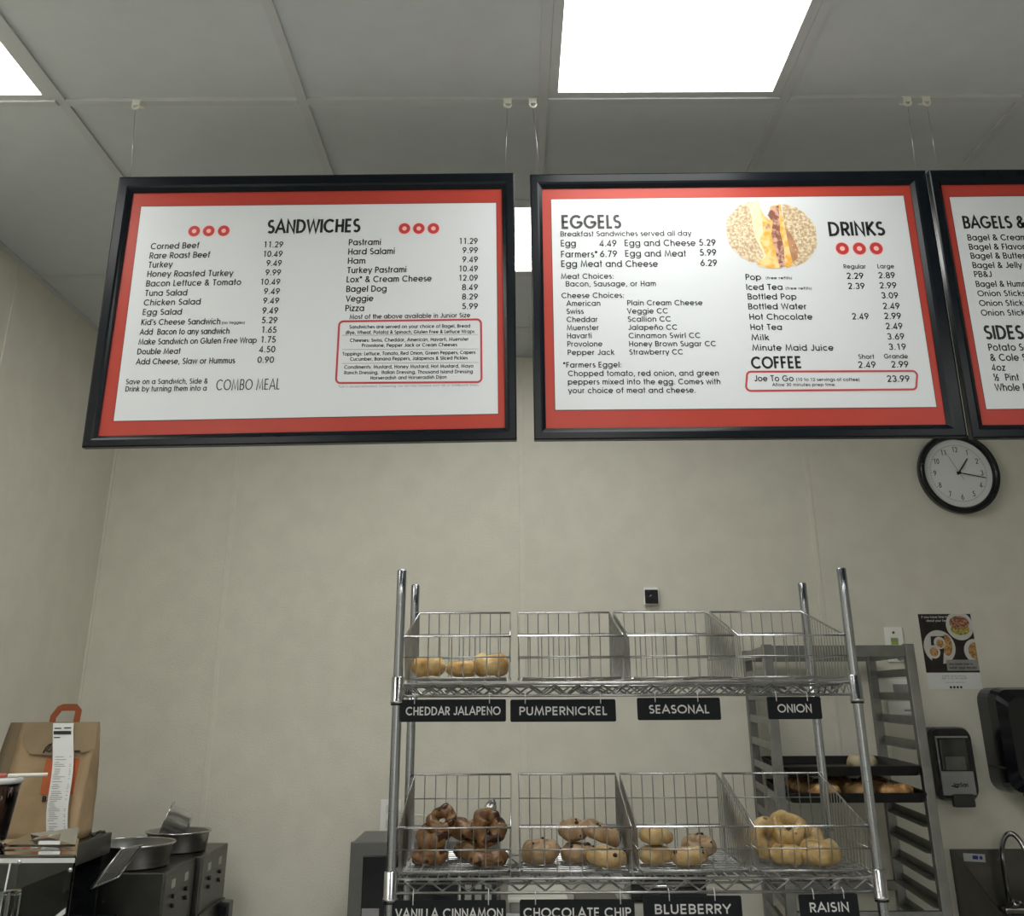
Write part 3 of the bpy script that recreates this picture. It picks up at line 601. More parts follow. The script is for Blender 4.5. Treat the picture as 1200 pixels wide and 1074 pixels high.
def bagel_picture(P, parent):
    # printed photograph of a cut sesame bagel with egg and cheese: flat layers of ink
    x0, z0, w_, h_ = .4664, .4009, .2149, .1762
    bun = mat('print_bun', (.42,.29,.17), .3, nscale=150, col2=(.70,.59,.41), lo=.40, hi=.62)
    cut = mat('print_crumb', (.78,.66,.42), .3, noise=.1, nscale=60)
    egg = mat('print_egg', (.72,.36,.05), .3, nscale=60, col2=(.80,.58,.26), lo=.4, hi=.6)
    meat = mat('print_meat', (.22,.09,.06), .3, nscale=90, col2=(.62,.36,.28), lo=.45, hi=.6)
    edge = mat('print_crust', (.42,.22,.12), .3, noise=.15, nscale=50)
    Q = lambda pts, d, m, name: B().add([P(.0055-d)(x0+a*w_, z0+b_*h_) for a, b_ in pts], [tuple(range(len(pts)))]).build(name, m, parent)
    def blob(cx, cz, rx, rz, a0, a1, n=22, wob=.02):
        return [(cx+rx*cos(radians(a0+(a1-a0)*i/n))*(1+wob*sin(5*i)), cz+rz*sin(radians(a0+(a1-a0)*i/n))*(1+wob*sin(3*i+1))) for i in range(n+1)]
    Q(blob(.36,.55,.36,.46,85,275) + [(.45,.06),(.40,.98)], 0, bun, 'printed_bun')
    Q(blob(.62,.5,.385,.47,-88,84) , 0, bun, 'printed_bun')
    Q([(.27,.98),(.40,1.0),(.43,.80),(.40,.50),(.46,.06),(.40,.02),(.30,.06),(.40,.20),(.31,.5),(.30,.8)], .0001, cut, 'printed_crumb')
    Q([(.40,.93),(.44,.80),(.50,.72),(.52,.94),(.64,.97),(.66,.60),(.70,.10),(.64,.02),(.60,.06),(.56,.02),(.44,.02),(.30,.08),(.42,.20),(.36,.42),(.42,.60)], .0002, egg, 'printed_egg')
    Q([(.53,.92),(.62,.95),(.60,.55),(.62,.35),(.61,.05),(.55,.03),(.52,.30),(.50,.52),(.53,.70),(.48,.80)], .0003, meat, 'printed_filling')
    Q([(.66,.62),(.72,.52),(.78,.30),(.76,.16),(.70,.10),(.68,.3)], .0003, edge, 'printed_crust')
    Q([(.46,.66),(.50,.68),(.49,.60),(.44,.59)], .0004, meat, 'printed_filling')
    r = random.Random(3); mb = B(); seed = mat('print_seed', (.86,.80,.66), .3)
    for i in range(170):
        a = r.uniform(0, 2*pi); q = r.uniform(.1, .9); left = r.random() < .5
        cx, cz = (.17+.13*cos(a)*q, .52+.36*sin(a)*q) if left else (.82+.14*cos(a)*q, .5+.36*sin(a)*q)
        if left is False and cx < .72 and cz < .55: continue
        s = .008; b0 = r.uniform(0, pi)
        mb.add([P(.0051)(x0+(cx+s*cos(b0+k*pi/2)*(1 if k % 2 else .5))*w_, z0+(cz+s*1.2*sin(b0+k*pi/2)*(1 if k % 2 else .5))*h_) for k in range(4)], [(0,1,2,3)])
    mb.build('printed_seeds', seed, parent)['kind'] = 'stuff'
for n in (1, 2, 3): menu_board(n)

def hanger(x, lab, xb, zb):
    t = thing('ceiling_hook', lab, 'hook', (x, GY, CEIL-.002), group='clips and wires holding the menu boards')
    mb = B().box(-.012, .012, -.013, .013, -.003, 0, .001)
    mb.box(-.010, .010, -.0155, -.0135, -.016, -.001, .0005).box(-.010, .010, .0135, .0155, -.010, -.001, .0005)
    mb.build('clip', white_pl, t)
    hk = [( .0085*cos(radians(a)), -.012, -.018+.0085*sin(radians(a))) for a in range(160, 385, 15)]
    B().tube(hk, .0028, 6).build('hook', white_pl, t)
    dz = zb - (CEIL-.002)
    B().tube([(0, -.012, -.027), (xb-x, YF+.004-GY, dz)], .0007, 5).build('wire', wire_m, t)
hanger(-.947, 'white ceiling clip and wire at the left end of the SANDWICHES board', -.935, 2.742)
hanger(-.0108, 'white ceiling clip and wire at the right end of the SANDWICHES board', -.018, 2.748)
hanger(.0527, 'white ceiling clip and wire at the left end of the EGGELS board', .069, 2.744)
hanger(.9958, 'white ceiling clip and wire at the right end of the EGGELS board', .990, 2.749)
hanger(1.0439, 'rightmost white ceiling clip, with the wire at the left end of the BAGELS board', 1.044, 2.751)

# ================================================================ WIRE SHELVING RACK
RX0, RX1, RY0, RY1 = -.3035, .886, 2.9865, 3.411
def wire_rack():
    t = thing('wire_shelving_rack', 'chrome wire shelving rack on four posts holding the bagel baskets', 'shelving rack', (RX0, RY0, 0))
    for i, (x, y) in enumerate(((RX0, RY0), (RX1, RY0), (RX0, RY1), (RX1, RY1))):
        x -= RX0; y -= RY0
        prof = [(0, 1.889), (.0105, 1.889), (.0127, 1.886)]
        z = 1.886
        prof += [(.0127, 1.82)]
        for k in range(58):
            z = 1.80 - k*.0305
            if z < .06: break
            prof += [(.0127, z+.0022), (.0127, z+.0011), (.0125, z), (.0127, z-.0011), (.0127, z-.0022)]
        prof += [(.0127, .03), (.02, .028), (.022, 0), (0, 0)]
        B().lathe(prof[::-1], (x, y, 0), 14).build('post', chrome_post, t)
    for zt in (1.604, 1.166, .70, .22):
        s = B(); x0, x1, y0, y1 = .012, RX1-RX0-.012, 0.0, RY1-RY0
        for y in (y0, y1):
            s.tube([(x0, y, zt), (x1, y, zt)], .0036, 6); s.tube([(x0, y, zt-.029), (x1, y, zt-.029)], .0036, 6)
        for x in (x0-.012, x1+.012):
            s.tube([(x, y0+.012, zt), (x, y1-.012, zt)], .0036, 6); s.tube([(x, y0+.012, zt-.029), (x, y1-.012, zt-.029)], .0036, 6)
        o = s.build('shelf', wire_m, t)
        # zigzag trusses
        zz = B(); n = 36
        for y in (y0, y1):
            zz.tube([(x0+.02+(x1-x0-.04)*k/n, y, zt-.004-(.021 if k % 2 else 0)) for k in range(n+1)], .0023, 4)
        for x in (x0-.012, x1+.012):
            zz.tube([(x, y0+.02+(y1-y0-.04)*k/12, zt-.004-(.021 if k % 2 else 0)) for k in range(13)], .0023, 4)
        zz.build('truss', chrome, o)
        ww = B()
        for k in range(1, 46): ww.tube([(x0+(x1-x0)*k/46, y0, zt+.003), (x0+(x1-x0)*k/46, y1, zt+.003)], .0017, 4)
        for yy in (.14, .28):
            ww.tube([(x0-.012, yy, zt-.006), (x1+.012, yy, zt-.006)], .003, 5)
            ww.tube([(x0+(x1-x0)*k/40, yy, zt-.010-(.018 if k % 2 else 0)) for k in range(41)], .002, 4)
            ww.tube([(x0-.012, yy, zt-.029), (x1+.012, yy, zt-.029)], .003, 5)
        ww.build('cross_wires', wire_m, o)
        for x in (0, RX1-RX0):
            for y in (0, RY1-RY0):
                B().lathe([(.0135, zt-.046), (.0185, zt-.045), (.0185, zt-.040), (.0165, zt-.038), (.0165, zt+.016), (.0135, zt+.018)], (x, y, 0), 16).build('collar', chrome, o)
                B().lathe([(.0135, zt-.0505), (.0172, zt-.0505), (.0172, zt-.0462), (.0135, zt-.0462)], (x, y, 0), 14).build('clip_sleeve', black_pl, o)
wire_rack()

def basket(x0, z0, name_lab, fh, bh, w_=.278, d=.405, grp=None, flare=.012):
    """open wire basket, low front, tall back, origin at its front-left-bottom corner"""
    t = thing('wire_basket', name_lab, 'basket', (x0, 3.000, z0), group=grp)
    r1, r2 = .0028, .00135
    zf = [(0.0), fh*.5, fh]; rf = .0015
    front = B(); nv = 8; y0 = 0; y1 = d
    f2 = .010
    front.tube([(f2, 0, .004), (w_-f2, 0, .004)], .002, 5)
    front.tube([(0, -flare, fh*.52), (w_, -flare, fh*.52)], .0017, 5)
    for k in range(1, nv+1):
        x = w_*k/(nv+1); front.tube([(x, .0, .0), (x, -flare, fh)], r2, 4)
    front.build('front_grid', wire_m, t)
    back = B()
    for zz in (.004, bh*.33, bh*.68): back.tube([(f2 if zz < .01 else 0, d, zz), (w_-(f2 if zz < .01 else 0), d, zz)], .0015, 5)
    for k in range(1, nv+1):
        x = w_*k/(nv+1); back.tube([(x, d, 0), (x, d, bh)], r2, 4)
    back.build('back_grid', wire_m, t)
    for sx, xx in ((0, 0), (1, w_)):
        s = B(); ns = 15
        for k in range(0, ns+1):
            q = k/ns; y = -flare*(1-q) + d*q; zt = fh + (bh-fh)*q
            s.tube([(xx + (f2 if sx == 0 else -f2)*.3, max(0, y), 0), (xx, y, zt)], r2*1.1, 4)
        for fr in (.02, .5):
            s.tube([(xx, -flare*(1 if fr > .1 else 0), fh*fr+.002), (xx, d, (fh if fr < .1 else fh*1.0)*fr+.002)], .0015, 5)
        s.build('side_grid', wire_m, t)
    bt = B(); nb = 14
    for k in range(nb+1): bt.tube([(f2, d*k/nb, .002), (w_-f2, d*k/nb, .002)], .0014, 4)
    for x in (.07, w_/2, w_-.07): bt.tube([(x, 0, 0), (x, d, 0)], .0015, 4)
    bt.build('bottom_grid', wire_m, t)
    B().tube([(0, -flare, fh), (w_, -flare, fh), (w_, d, bh), (0, d, bh)], r1, 6, closed=True).build('rim', chrome, t)
    return t
bx = [-.289, .0105, .302, .595]
ul = ['first', 'second', 'third', 'fourth']
for i in range(4):
    basket(bx[i], 1.6135, ['wire basket holding three golden bagels, on the top shelf above the CHEDDAR JALAPENO sign',
        'empty wire basket on the top shelf above the PUMPERNICKEL sign', 'empty wire basket on the top shelf above the SEASONAL sign',
        'empty wire basket on the top shelf above the ONION sign'][i], .106, .192, grp='wire bagel baskets')
for i in range(4):
    basket(bx[i], 1.1755, ['wire basket of dark brown cinnamon bagels with tongs, above the VANILLA CINNAMON sign',
        'wire basket of speckled bagels on the lower shelf above the CHOCOLATE CHIP sign', 'wire basket of pale bagels on the lower shelf above the BLUEBERRY sign',
        'wire basket with leaning ring bagels on the lower shelf, above the RAISIN sign'][i], .100, .192, grp='wire bagel baskets')

def shelf_sign(txt, x0, x1, zt, tw, hx, drop=.0, tilt=0):
    h = .0525
    cx = (x0+x1)/2
    t = thing('shelf_sign', 'black hanging shelf sign with white lettering reading ' + txt, 'sign', (cx, 2.976, zt-h/2), rot=(0, radians(tilt), 0), group='flavour signs hung from the shelf edges')
    hw = (x1-x0)/2; r = .004; pts = []
    for (qx, qz, a0) in ((hw-r, -h/2+r, -90), (hw-r, h/2-r, 0), (-hw+r, h/2-r, 90), (-hw+r, -h/2+r, 180)):
        for k in range(4): a = radians(a0+30*k); pts.append((qx+r*cos(a), -.0015, qz+r*sin(a)))
    B().slab(pts, (0, .003, 0)).build('plate', sign_black, t)
    mb = B(); put_text(mb, txt, -tw/2, -.0105, tw/2, -.0105, .0195, lambda u, v: (u, -.0019, v), 1.25); mb.build('lettering', sign_white, t)
    for q in hx:
        z1 = 1.166-.029 if zt < 1.3 else 1.604-.029
        dz = z1 + .004 - (zt-h/2)
        B().tube([(q, -.003, h/2-.010), (q, -.003, dz-.002), (q, .004, dz+.003), (q, .0105, dz+.0045), (q, .0155, dz+.0005)], .0013, 5).build('hook', sign_white, t)
shelf_sign('CHEDDAR JALAPENO', -.2933, -.0222, 1.5670, .243, (-.10, .093))
shelf_sign('PUMPERNICKEL', -.0111, .2599, 1.5660, .226, (-.097, .097))
shelf_sign('SEASONAL', .3151, .5289, 1.5688, .155, (-.06, .05))
shelf_sign('ONION', .6503, .7880, 1.5697, .088, (-.045, .035))
shelf_sign('VANILLA CINNAMON', -.2951, -.0229, 1.1240, .259, (-.088, .094))
shelf_sign('CHOCOLATE CHIP', .0101, .2862, 1.1245, .258, (-.10, .105))
shelf_sign('BLUEBERRY', .3072, .5443, 1.1308, .184, (-.055, .055))
shelf_sign('RAISIN', .6827, .8250, 1.1335, .095, (-.035, .038), tilt=-1)

# ================================================================ BAGELS
def bagel_mat(name, a, b_, spot=None, rough=.38, lo=.35, hi=.65, spots=None, ssc=38):
    m, N, L, b = node_mat(name)
    b.inputs['Roughness'].default_value = rough; b.inputs['Specular IOR Level'].default_value = .45
    tc = N.new('ShaderNodeTexCoord')
    n = N.new('ShaderNodeTexNoise'); n.inputs['Scale'].default_value = 22; n.inputs['Detail'].default_value = 6
    L.new(tc.outputs['Object'], n.inputs['Vector'])
    cr = N.new('ShaderNodeValToRGB'); cr.color_ramp.elements[0].position = lo; cr.color_ramp.elements[1].position = hi
    cr.color_ramp.elements[0].color = (*a, 1); cr.color_ramp.elements[1].color = (*b_, 1)
    L.new(n.outputs['Fac'], cr.inputs[0]); out = cr.outputs[0]
    if spots:
        n2 = N.new('ShaderNodeTexNoise'); n2.inputs['Scale'].default_value = ssc; n2.inputs['Detail'].default_value = 1
        L.new(tc.outputs['Object'], n2.inputs['Vector'])
        c2 = N.new('ShaderNodeValToRGB'); c2.color_ramp.elements[0].position = spots[1]; c2.color_ramp.elements[1].position = spots[1]+.04
        L.new(n2.outputs['Fac'], c2.inputs[0])
        mx = N.new('ShaderNodeMix'); mx.data_type = 'RGBA'
        L.new(c2.outputs[0], mx.inputs[0]); L.new(out, mx.inputs[6]); mx.inputs[7].default_value = (*spots[0], 1); out = mx.outputs[2]
    L.new(out, b.inputs['Base Color'])
    n3 = N.new('ShaderNodeTexNoise'); n3.inputs['Scale'].default_value = 90; L.new(tc.outputs['Object'], n3.inputs['Vector'])
    bp = N.new('ShaderNodeBump'); bp.inputs['Strength'].default_value = .6; bp.inputs['Distance'].default_value = .003
    L.new(n3.outputs['Fac'], bp.inputs['Height']); L.new(bp.outputs[0], b.inputs['Normal'])
    return m
b_gold = bagel_mat('crust_golden', (.48,.25,.06), (.76,.56,.27))
b_cinn = bagel_mat('crust_cinnamon', (.14,.062,.024), (.36,.20,.085), spots=((.045,.018,.008), .56), ssc=26, rough=.26)
b_choc = bagel_mat('crust_speckled', (.27,.165,.085), (.50,.35,.20), spots=((.03,.014,.008), .66), ssc=30)
b_blue = bagel_mat('crust_pale', (.46,.29,.11), (.62,.46,.24), spots=((.20,.10,.06), .68))
b_rais = bagel_mat('crust_honey', (.40,.25,.085), (.66,.49,.24), spots=((.22,.09,.03), .68))
b_seed = bagel_mat('crust_seeded', (.32,.15,.05), (.66,.42,.18), lo=.4, hi=.6)
b_roll = bagel_mat('crust_roll', (.58,.46,.28), (.72,.62,.44))
seed_m = mat('sesame_seed', (.78,.64,.38), .5, noise=.1)
choc_m = mat('dark_chip', (.020,.009,.006), .35)
def bagel(lab, m, loc, dia=.10, h=.045, rot=(0,0,0), hole=.18, seed=1, cat='bagel', grp=None, chips=0, seeds=0, warp=.05, crease=.12):
    r = random.Random(seed); ph = [r.uniform(0, 6.28) for _ in range(8)]
    R = dia/2; rt = R*(1-hole)/2; Rc = R-rt; nu, nv = 52, 24; vs = []
    def pt(u, v, k=1.0):
        w1 = 1 + warp*sin(2*u+ph[0]) + warp*.8*sin(3*u+ph[1]) + warp*.4*sin(5*u+ph[2])
        w2 = 1 + crease*abs(sin(1.5*u+v*.7+ph[6]))**3*-.5 + crease*.25*sin(5*u+3*v+ph[7]) + warp*1.3*sin(u*2+ph[3]) + warp*.9*sin(3*u+v+ph[4]) + warp*.5*sin(7*u-2*v+ph[5])
        rr = rt*w2*k; q = cos(v); s = sin(v)
        s = s*(.82 if s < 0 else 1)
        x = (Rc*w1 + rr*q*(1 if q > 0 else 1.05)); z = h/2*s*w2*k
        p = Vector((x*cos(u), x*sin(u), z)); off = Vector((seed*3.1, seed*1.7, 0))
        n_ = mnoise.noise(p*26+off)*.0042 + mnoise.noise(p*70+off)*.0018
        cdir = Vector((Rc*cos(u), Rc*sin(u), 0)); d = (p-cdir)
        return p + d.normalized()*n_*(1.0 if z > -h*.3 else .2)
    for i in range(nu):
        for j in range(nv): vs.append(pt(2*pi*i/nu, 2*pi*j/nv))
    fs = [(i*nv+j, ((i+1) % nu)*nv+j, ((i+1) % nu)*nv+(j+1) % nv, i*nv+(j+1) % nv) for i in range(nu) for j in range(nv)]
    mb = B().use(m).add(vs, fs, True)
    o = mb.build('bagel', None, None, loc, rot); tag(o, lab, cat, grp)
    if chips:
        c_ = B()
        for k in range(chips):
            u, v = r.uniform(0, 6.28), r.uniform(-.4, 2.0); p = pt(u, v, 1.0); e = .0035+r.random()*.003
            bm = bmesh.new(); bmesh.ops.create_icosphere(bm, subdivisions=1, radius=e)
            bm.verts.index_update(); c_.add([p+q.co*1 for q in bm.verts], [[q.index for q in f.verts] for f in bm.faces], True); bm.free()
        c_.build('chip', choc_m, o)['kind'] = 'stuff'
    if seeds:
        c_ = B()
        for k in range(seeds):
            u, v = r.uniform(0, 6.28), r.uniform(.1, 2.4); p = pt(u, v, 1.01); e = .0022
            d = Vector((r.uniform(-1,1), r.uniform(-1,1), r.uniform(-.3,.3))).normalized()*e; n_ = d.cross(Vector((0,0,1))).normalized()*e*.5
            c_.add([p-d, p+n_, p+d, p-n_, p+Vector((0,0,e*.6))], [(0,1,4),(1,2,4),(2,3,4),(3,0,4)])
        c_.build('seeds', seed_m, o)['kind'] = 'stuff'
    return o
gr = 'golden bagels in the top left basket'
bagel('golden bagel at the left end of the top shelf basket', b_gold, (-.2300, 3.075, 1.6450), .093, .052, (radians(4),radians(-5),0), .08, 11, grp=gr)
bagel('small flat golden bagel, middle one of the three on the top shelf', b_gold, (-.1420, 3.080, 1.6400), .086, .042, (0,radians(4),1), .08, 12, grp=gr)
bagel('tallest golden bagel, right one of the three on the top shelf', b_gold, (-.0635, 3.078, 1.6480), .100, .060, (0,0,2), .07, 13, grp=gr)
gr = 'cinnamon bagels in the left basket of the lower shelf'
F = 1.1795
bagel('brown cinnamon bagel lying flat at the bottom left of its basket', b_cinn, (-.218, 3.100, F+.0215), .095, .042, (0,0,.5), .12, 21, grp=gr, crease=.32)
bagel('lumpy cinnamon bagel resting tilted on the bottom left one', b_cinn, (-.213, 3.118, F+.0640), .095, .044, (radians(24),radians(-4),.2), .12, 22, grp=gr, crease=.32, warp=.09)
bagel('dark cinnamon bagel ring tipped up at the top of the pile', b_cinn, (-.192, 3.150, F+.0950), .088, .038, (radians(34),radians(-8),.3), .30, 23, grp=gr, crease=.32, warp=.10)
bagel('cinnamon bagel lying flat in the middle rear of its basket', b_cinn, (-.120, 3.200, F+.0225), .095, .044, (0,0,.9), .12, 24, grp=gr, crease=.32)
bagel('cinnamon bagel stacked on the middle rear one', b_cinn, (-.122, 3.205, F+.0690), .100, .046, (radians(14),radians(6),.3), .12, 25, grp=gr, crease=.32, warp=.09)
bagel('smooth cinnamon bagel lying flat at the front right of its basket', b_cinn, (-.070, 3.082, F+.0195), .100, .038, (0,0,1.3), .10, 26, grp=gr, crease=.32)
bagel('cinnamon bagel leaning steeply against the tongs', b_cinn, (-.070, 3.150, F+.0800), .098, .046, (radians(48),radians(38),-.1), .07, 27, grp=gr, warp=.12, crease=.4)
gr = 'speckled bagels in the second basket of the lower shelf'
bagel('large speckled bagel on its own at the left of the second basket', b_choc, (.066, 3.110, F+.027), .103, .052, (0,radians(-6),.4), .10, 31, grp=gr, chips=6)
bagel('speckled bagel with dark chips on top of the pile, left one', b_choc, (.152, 3.165, F+.0700), .085, .046, (radians(8),radians(3),.4), .10, 32, grp=gr, chips=7)
bagel('speckled bagel sloping down to the right on top of the pile', b_choc, (.222, 3.150, F+.0660), .108, .042, (radians(10),radians(19),.4), .10, 33, grp=gr, chips=6)
bagel('speckled bagel beneath the pile, its middle one', b_choc, (.163, 3.135, F+.0220), .096, .044, (0,0,.4), .10, 34, grp=gr, chips=8)
bagel('pale speckled bagel at the front right with a dark cluster of chips', b_blue, (.228, 3.058, F+.0220), .100, .046, (0,radians(3),.4), .10, 35, grp=gr, chips=9)
gr = 'pale bagels in the third basket of the lower shelf'
bagel('pale bagel on top of another at the left of the third basket', b_blue, (.360, 3.100, F+.0640), .090, .040, (0,radians(2),.4), .10, 41, grp=gr)
bagel('pale bagel lying beneath another at the left of the third basket', b_blue, (.357, 3.100, F+.0210), .092, .042, (0,0,1.4), .10, 42, grp=gr)
bagel('pale bagel with brown flecks to the right in the third basket', b_blue, (.440, 3.080, F+.0210), .090, .042, (0,radians(-5),.4), .12, 43, grp=gr, chips=5)
bagel('dark speckled bagel leaning behind the flecked pale one', b_choc, (.478, 3.170, F+.0320), .094, .040, (radians(14),radians(-8),.4), .12, 44, grp=gr, chips=6)
gr = 'honey coloured bagels in the right basket of the lower shelf'
bagel('honey coloured bagel ring standing on edge at the left of the last basket', b_rais, (.650, 3.140, F+.0530), .100, .048, (radians(74),0,radians(38)), .24, 51, grp=gr)
bagel('honey coloured bagel ring tipped over the others, its dark hole facing out', b_rais, (.713, 3.150, F+.0720), .100, .052, (radians(40),radians(4),-.05), .22, 52, grp=gr)
bagel('small honey coloured bagel lying flat under the tipped ring', b_rais, (.690, 3.085, F+.0220), .084, .044, (0,0,.4), .10, 53, grp=gr)
bagel('large round honey coloured bagel at the front right of the last basket', b_rais, (.770, 3.065, F+.0280), .106, .058, (0,0,.4), .08, 54, grp=gr, warp=.03)
bagel('honey coloured bagel resting behind the large round one', b_rais, (.770, 3.170, F+.0470), .092, .044, (radians(24),0,.4), .10, 55, grp=gr)

# tongs tip in the cinnamon basket
t = thing('serving_tongs', 'silver serving tongs tucked behind the cinnamon bagels', 'tongs', (-.069, 3.225, F+.112), rot=(radians(-4), radians(24), 0))
def spoon(mb, s):
    vs = []; fs = []; n = 9; m_ = 7
    for i in range(n):
        q = i/(n-1); w_ = .017*math.sin(pi*min(1, q*.86+.12))**.7
        for j in range(m_):
            a = -1 + 2*j/(m_-1)
            vs.append((w_*a, s*(.006 + .009*(1-a*a)*sin(pi*q)), -.02+.05*q))
    for i in range(n-1):
        for j in range(m_-1): fs.append((i*m_+j, i*m_+j+1, (i+1)*m_+j+1, (i+1)*m_+j))
    mb.add(vs, fs, True)
for s in (-1, 1):
    mb = B(); spoon(mb, s)
    mb.slab([(-.006, s*.006, -.105), (.006, s*.006, -.105), (.010, s*.006, -.019), (-.010, s*.006, -.019)], (0, s*.0012, 0))
    mb.build('arm', chrome, t)

# ================================================================ SHEET PAN RACK
def pan_rack():
    t = thing('sheet_pan_rack', 'tall aluminium sheet pan rack with angle ledges against the back wall', 'pan rack', (.848, 3.87, 0))
    W, D, H = .517, .63, 1.731; sk = .055      # ledges run back and slightly to the right
    def X(x, y): return x + sk*y/D
    posts = ((0, 0), (W-.032, 0), (.0, D-.035), (W-.032, D-.035))
    for (x, y) in posts:
        mb = B(); xx = X(x, y)
        mb.box(xx, xx+.032, y, y+.030, .09, H, .003); mb.build('post', alu, t)
    for (y, nm) in ((0, 'top_rail'), (D-.035, 'top_rail')):
        B().box(X(.032, y), X(W-.032, y), y+.003, y+.028, H-.040, H-.004, .002).build(nm, alu, t)
    for z in (.12, .93):
        for y in (.002, D-.034): B().box(X(.032, y), X(W-.032, y), y, y+.026, z-.010, z+.020, .002).build('cross_rail', alu, t)
    for x in (0, W-.022):
        mb = B(); mb.slab([(X(x, .03), .03, H-.040), (X(x+.020, .03), .03, H-.040), (X(x+.020, D-.035), D-.035, H-.040), (X(x, D-.035), D-.035, H-.040)], (0, 0, .034)); mb.build('side_rail', alu, t)
    k = 0; z = 1.655
    while z > .2:
        for side in (0, 1):
            mb = B(); th = .002; fl = .034; hh = .026
            xv = .004 if side == 0 else W-.006
            a0, a1 = .006, D-.010
            # vertical flange
            mb.slab([(X(xv, a0), a0, z), (X(xv, a1), a1, z), (X(xv, a1), a1, z-hh), (X(xv, a0), a0, z-hh)], (th, 0, 0))
            xi = xv + (fl if side == 0 else -fl)
            yy = .028
            q = [(X(xv, yy), yy, z-hh), (X(xi, yy+.04), yy+.04, z-hh), (X(xi, a1-.04), a1-.04, z-hh), (X(xv, a1), a1, z-hh)]
            if side == 1: q = q[::-1]
            mb.slab(q, (0, 0, th)); mb.build('ledge', alu, t)
        z -= .0755; k += 1
    for (x, y) in posts:
        xx = X(x, y)+.016; yy = y+.015
        w_ = B(); w_.lathe([(.001, -.014), (.050, -.014), (.054, -.010), (.054, .010), (.050, .014), (.001, .014)], (xx, yy, .055), 20, axis='Y'); w_.build('caster_wheel', black_pl, t)
        B().box(xx-.02, xx+.02, yy-.022, yy+.022, .085, .095).box(xx-.018, xx+.018, yy-.022, yy-.017, .045, .09).box(xx-.018, xx+.018, yy+.017, yy+.022, .045, .09).build('caster_fork', alu, t)
pan_rack()
def sheet_pan(lab, x0, y0, z, w_=.446, d=.64, sk=.055):
    o = thing('baking_sheet', lab, 'baking sheet', (x0, y0, z), group='black baking sheets in the pan rack')
    def X(x, y): return x + sk*y/.63
    h = .025; fl = .010; mb = B()
    def loop(e, zz, r): 
        pts = []
        for (cx, cy, a0) in ((w_-r-e, r+e, -90), (w_-r-e, d-r-e, 0), (r+e, d-r-e, 90), (r+e, r+e, 180)):
            for k in range(5): a = radians(a0+22.5*k); x, y = cx+r*cos(a), cy+r*sin(a); pts.append((X(x, y), y, zz))
        return pts
    loops = [loop(0, h-.003, .02), loop(0, h, .02), loop(.004, h, .02), loop(fl, .002, .02), loop(fl+.002, 0, .02)]
    n = len(loops[0]); vs = [p for l in loops for p in l]; fs = []
    for i in range(len(loops)-1):
        for j in range(n): fs.append((i*n+j, i*n+(j+1) % n, (i+1)*n+(j+1) % n, (i+1)*n+j))
    fs.append([(len(loops)-1)*n+j for j in range(n)])
    # outer shell
    v2 = [p for l in (loop(-.0005, h-.003, .02), loop(fl-.002, .0, .02), loop(fl, -.0015, .02)) for p in l]
    mb.add(vs, fs)
    f2 = [(i*n+(j+1) % n, i*n+j, (i+1)*n+j, (i+1)*n+(j+1) % n) for i in range(2) for j in range(n)] + [[2*n+j for j in range(n)][::-1]]
    mb.add(v2, f2); mb.build('tray', pan_m, o)
    rm = B(); rm.tube(loop(.001, h, .02), .0022, 5, closed=True); rm.build('rolled_rim', pan_m, o)
    return o
z1 = 1.3525-.026+.0035; z2 = 1.277-.026+.0035
zz1 = 1.655-.0755*4-.026+.0036; zz2 = 1.655-.0755*5-.026+.0036
sheet_pan('black baking sheet holding one pale roll, upper of two in the pan rack', .8835, 3.862, zz1)
sheet_pan('black baking sheet of seeded bagels, lower of two, pulled forward in the pan rack', .882, 3.835, zz2, w_=.4475)
o = bagel('pale round roll alone on the upper black baking sheet', b_roll, (1.205, 4.10, zz1+.0250), .105, .050, (0,0,0), .03, 61, cat='bread roll', warp=.02)
gr = 'seeded bagels on the lower baking sheet'
for i, (x, y, lab) in enumerate([(.985, 3.90, 'seeded bagel at the front left of the lower baking sheet'), (1.215, 3.90, 'large seeded bagel at the front right corner of the lower baking sheet'),
        (1.105, 3.935, 'seeded bagel at the front middle of the lower baking sheet'), (.965, 4.05, 'seeded bagel in the second row of the lower baking sheet, left end'),
        (1.085, 4.08, 'seeded bagel in the second row of the lower baking sheet, in the middle'), (1.205, 4.07, 'seeded bagel in the second row of the lower baking sheet, right end'),
        (.985, 4.22, 'seeded bagel in the third row of the lower baking sheet, left end'), (1.12, 4.24, 'seeded bagel in the third row of the lower baking sheet, in the middle'),
        (1.24, 4.23, 'seeded bagel in the third row of the lower baking sheet, right end')]):
    bagel(lab, b_seed, (x+.03, y, zz2+.0255), .114 if i == 1 else .104, .048, (0, 0, i), .10, 70+i, grp=gr, seeds=120)

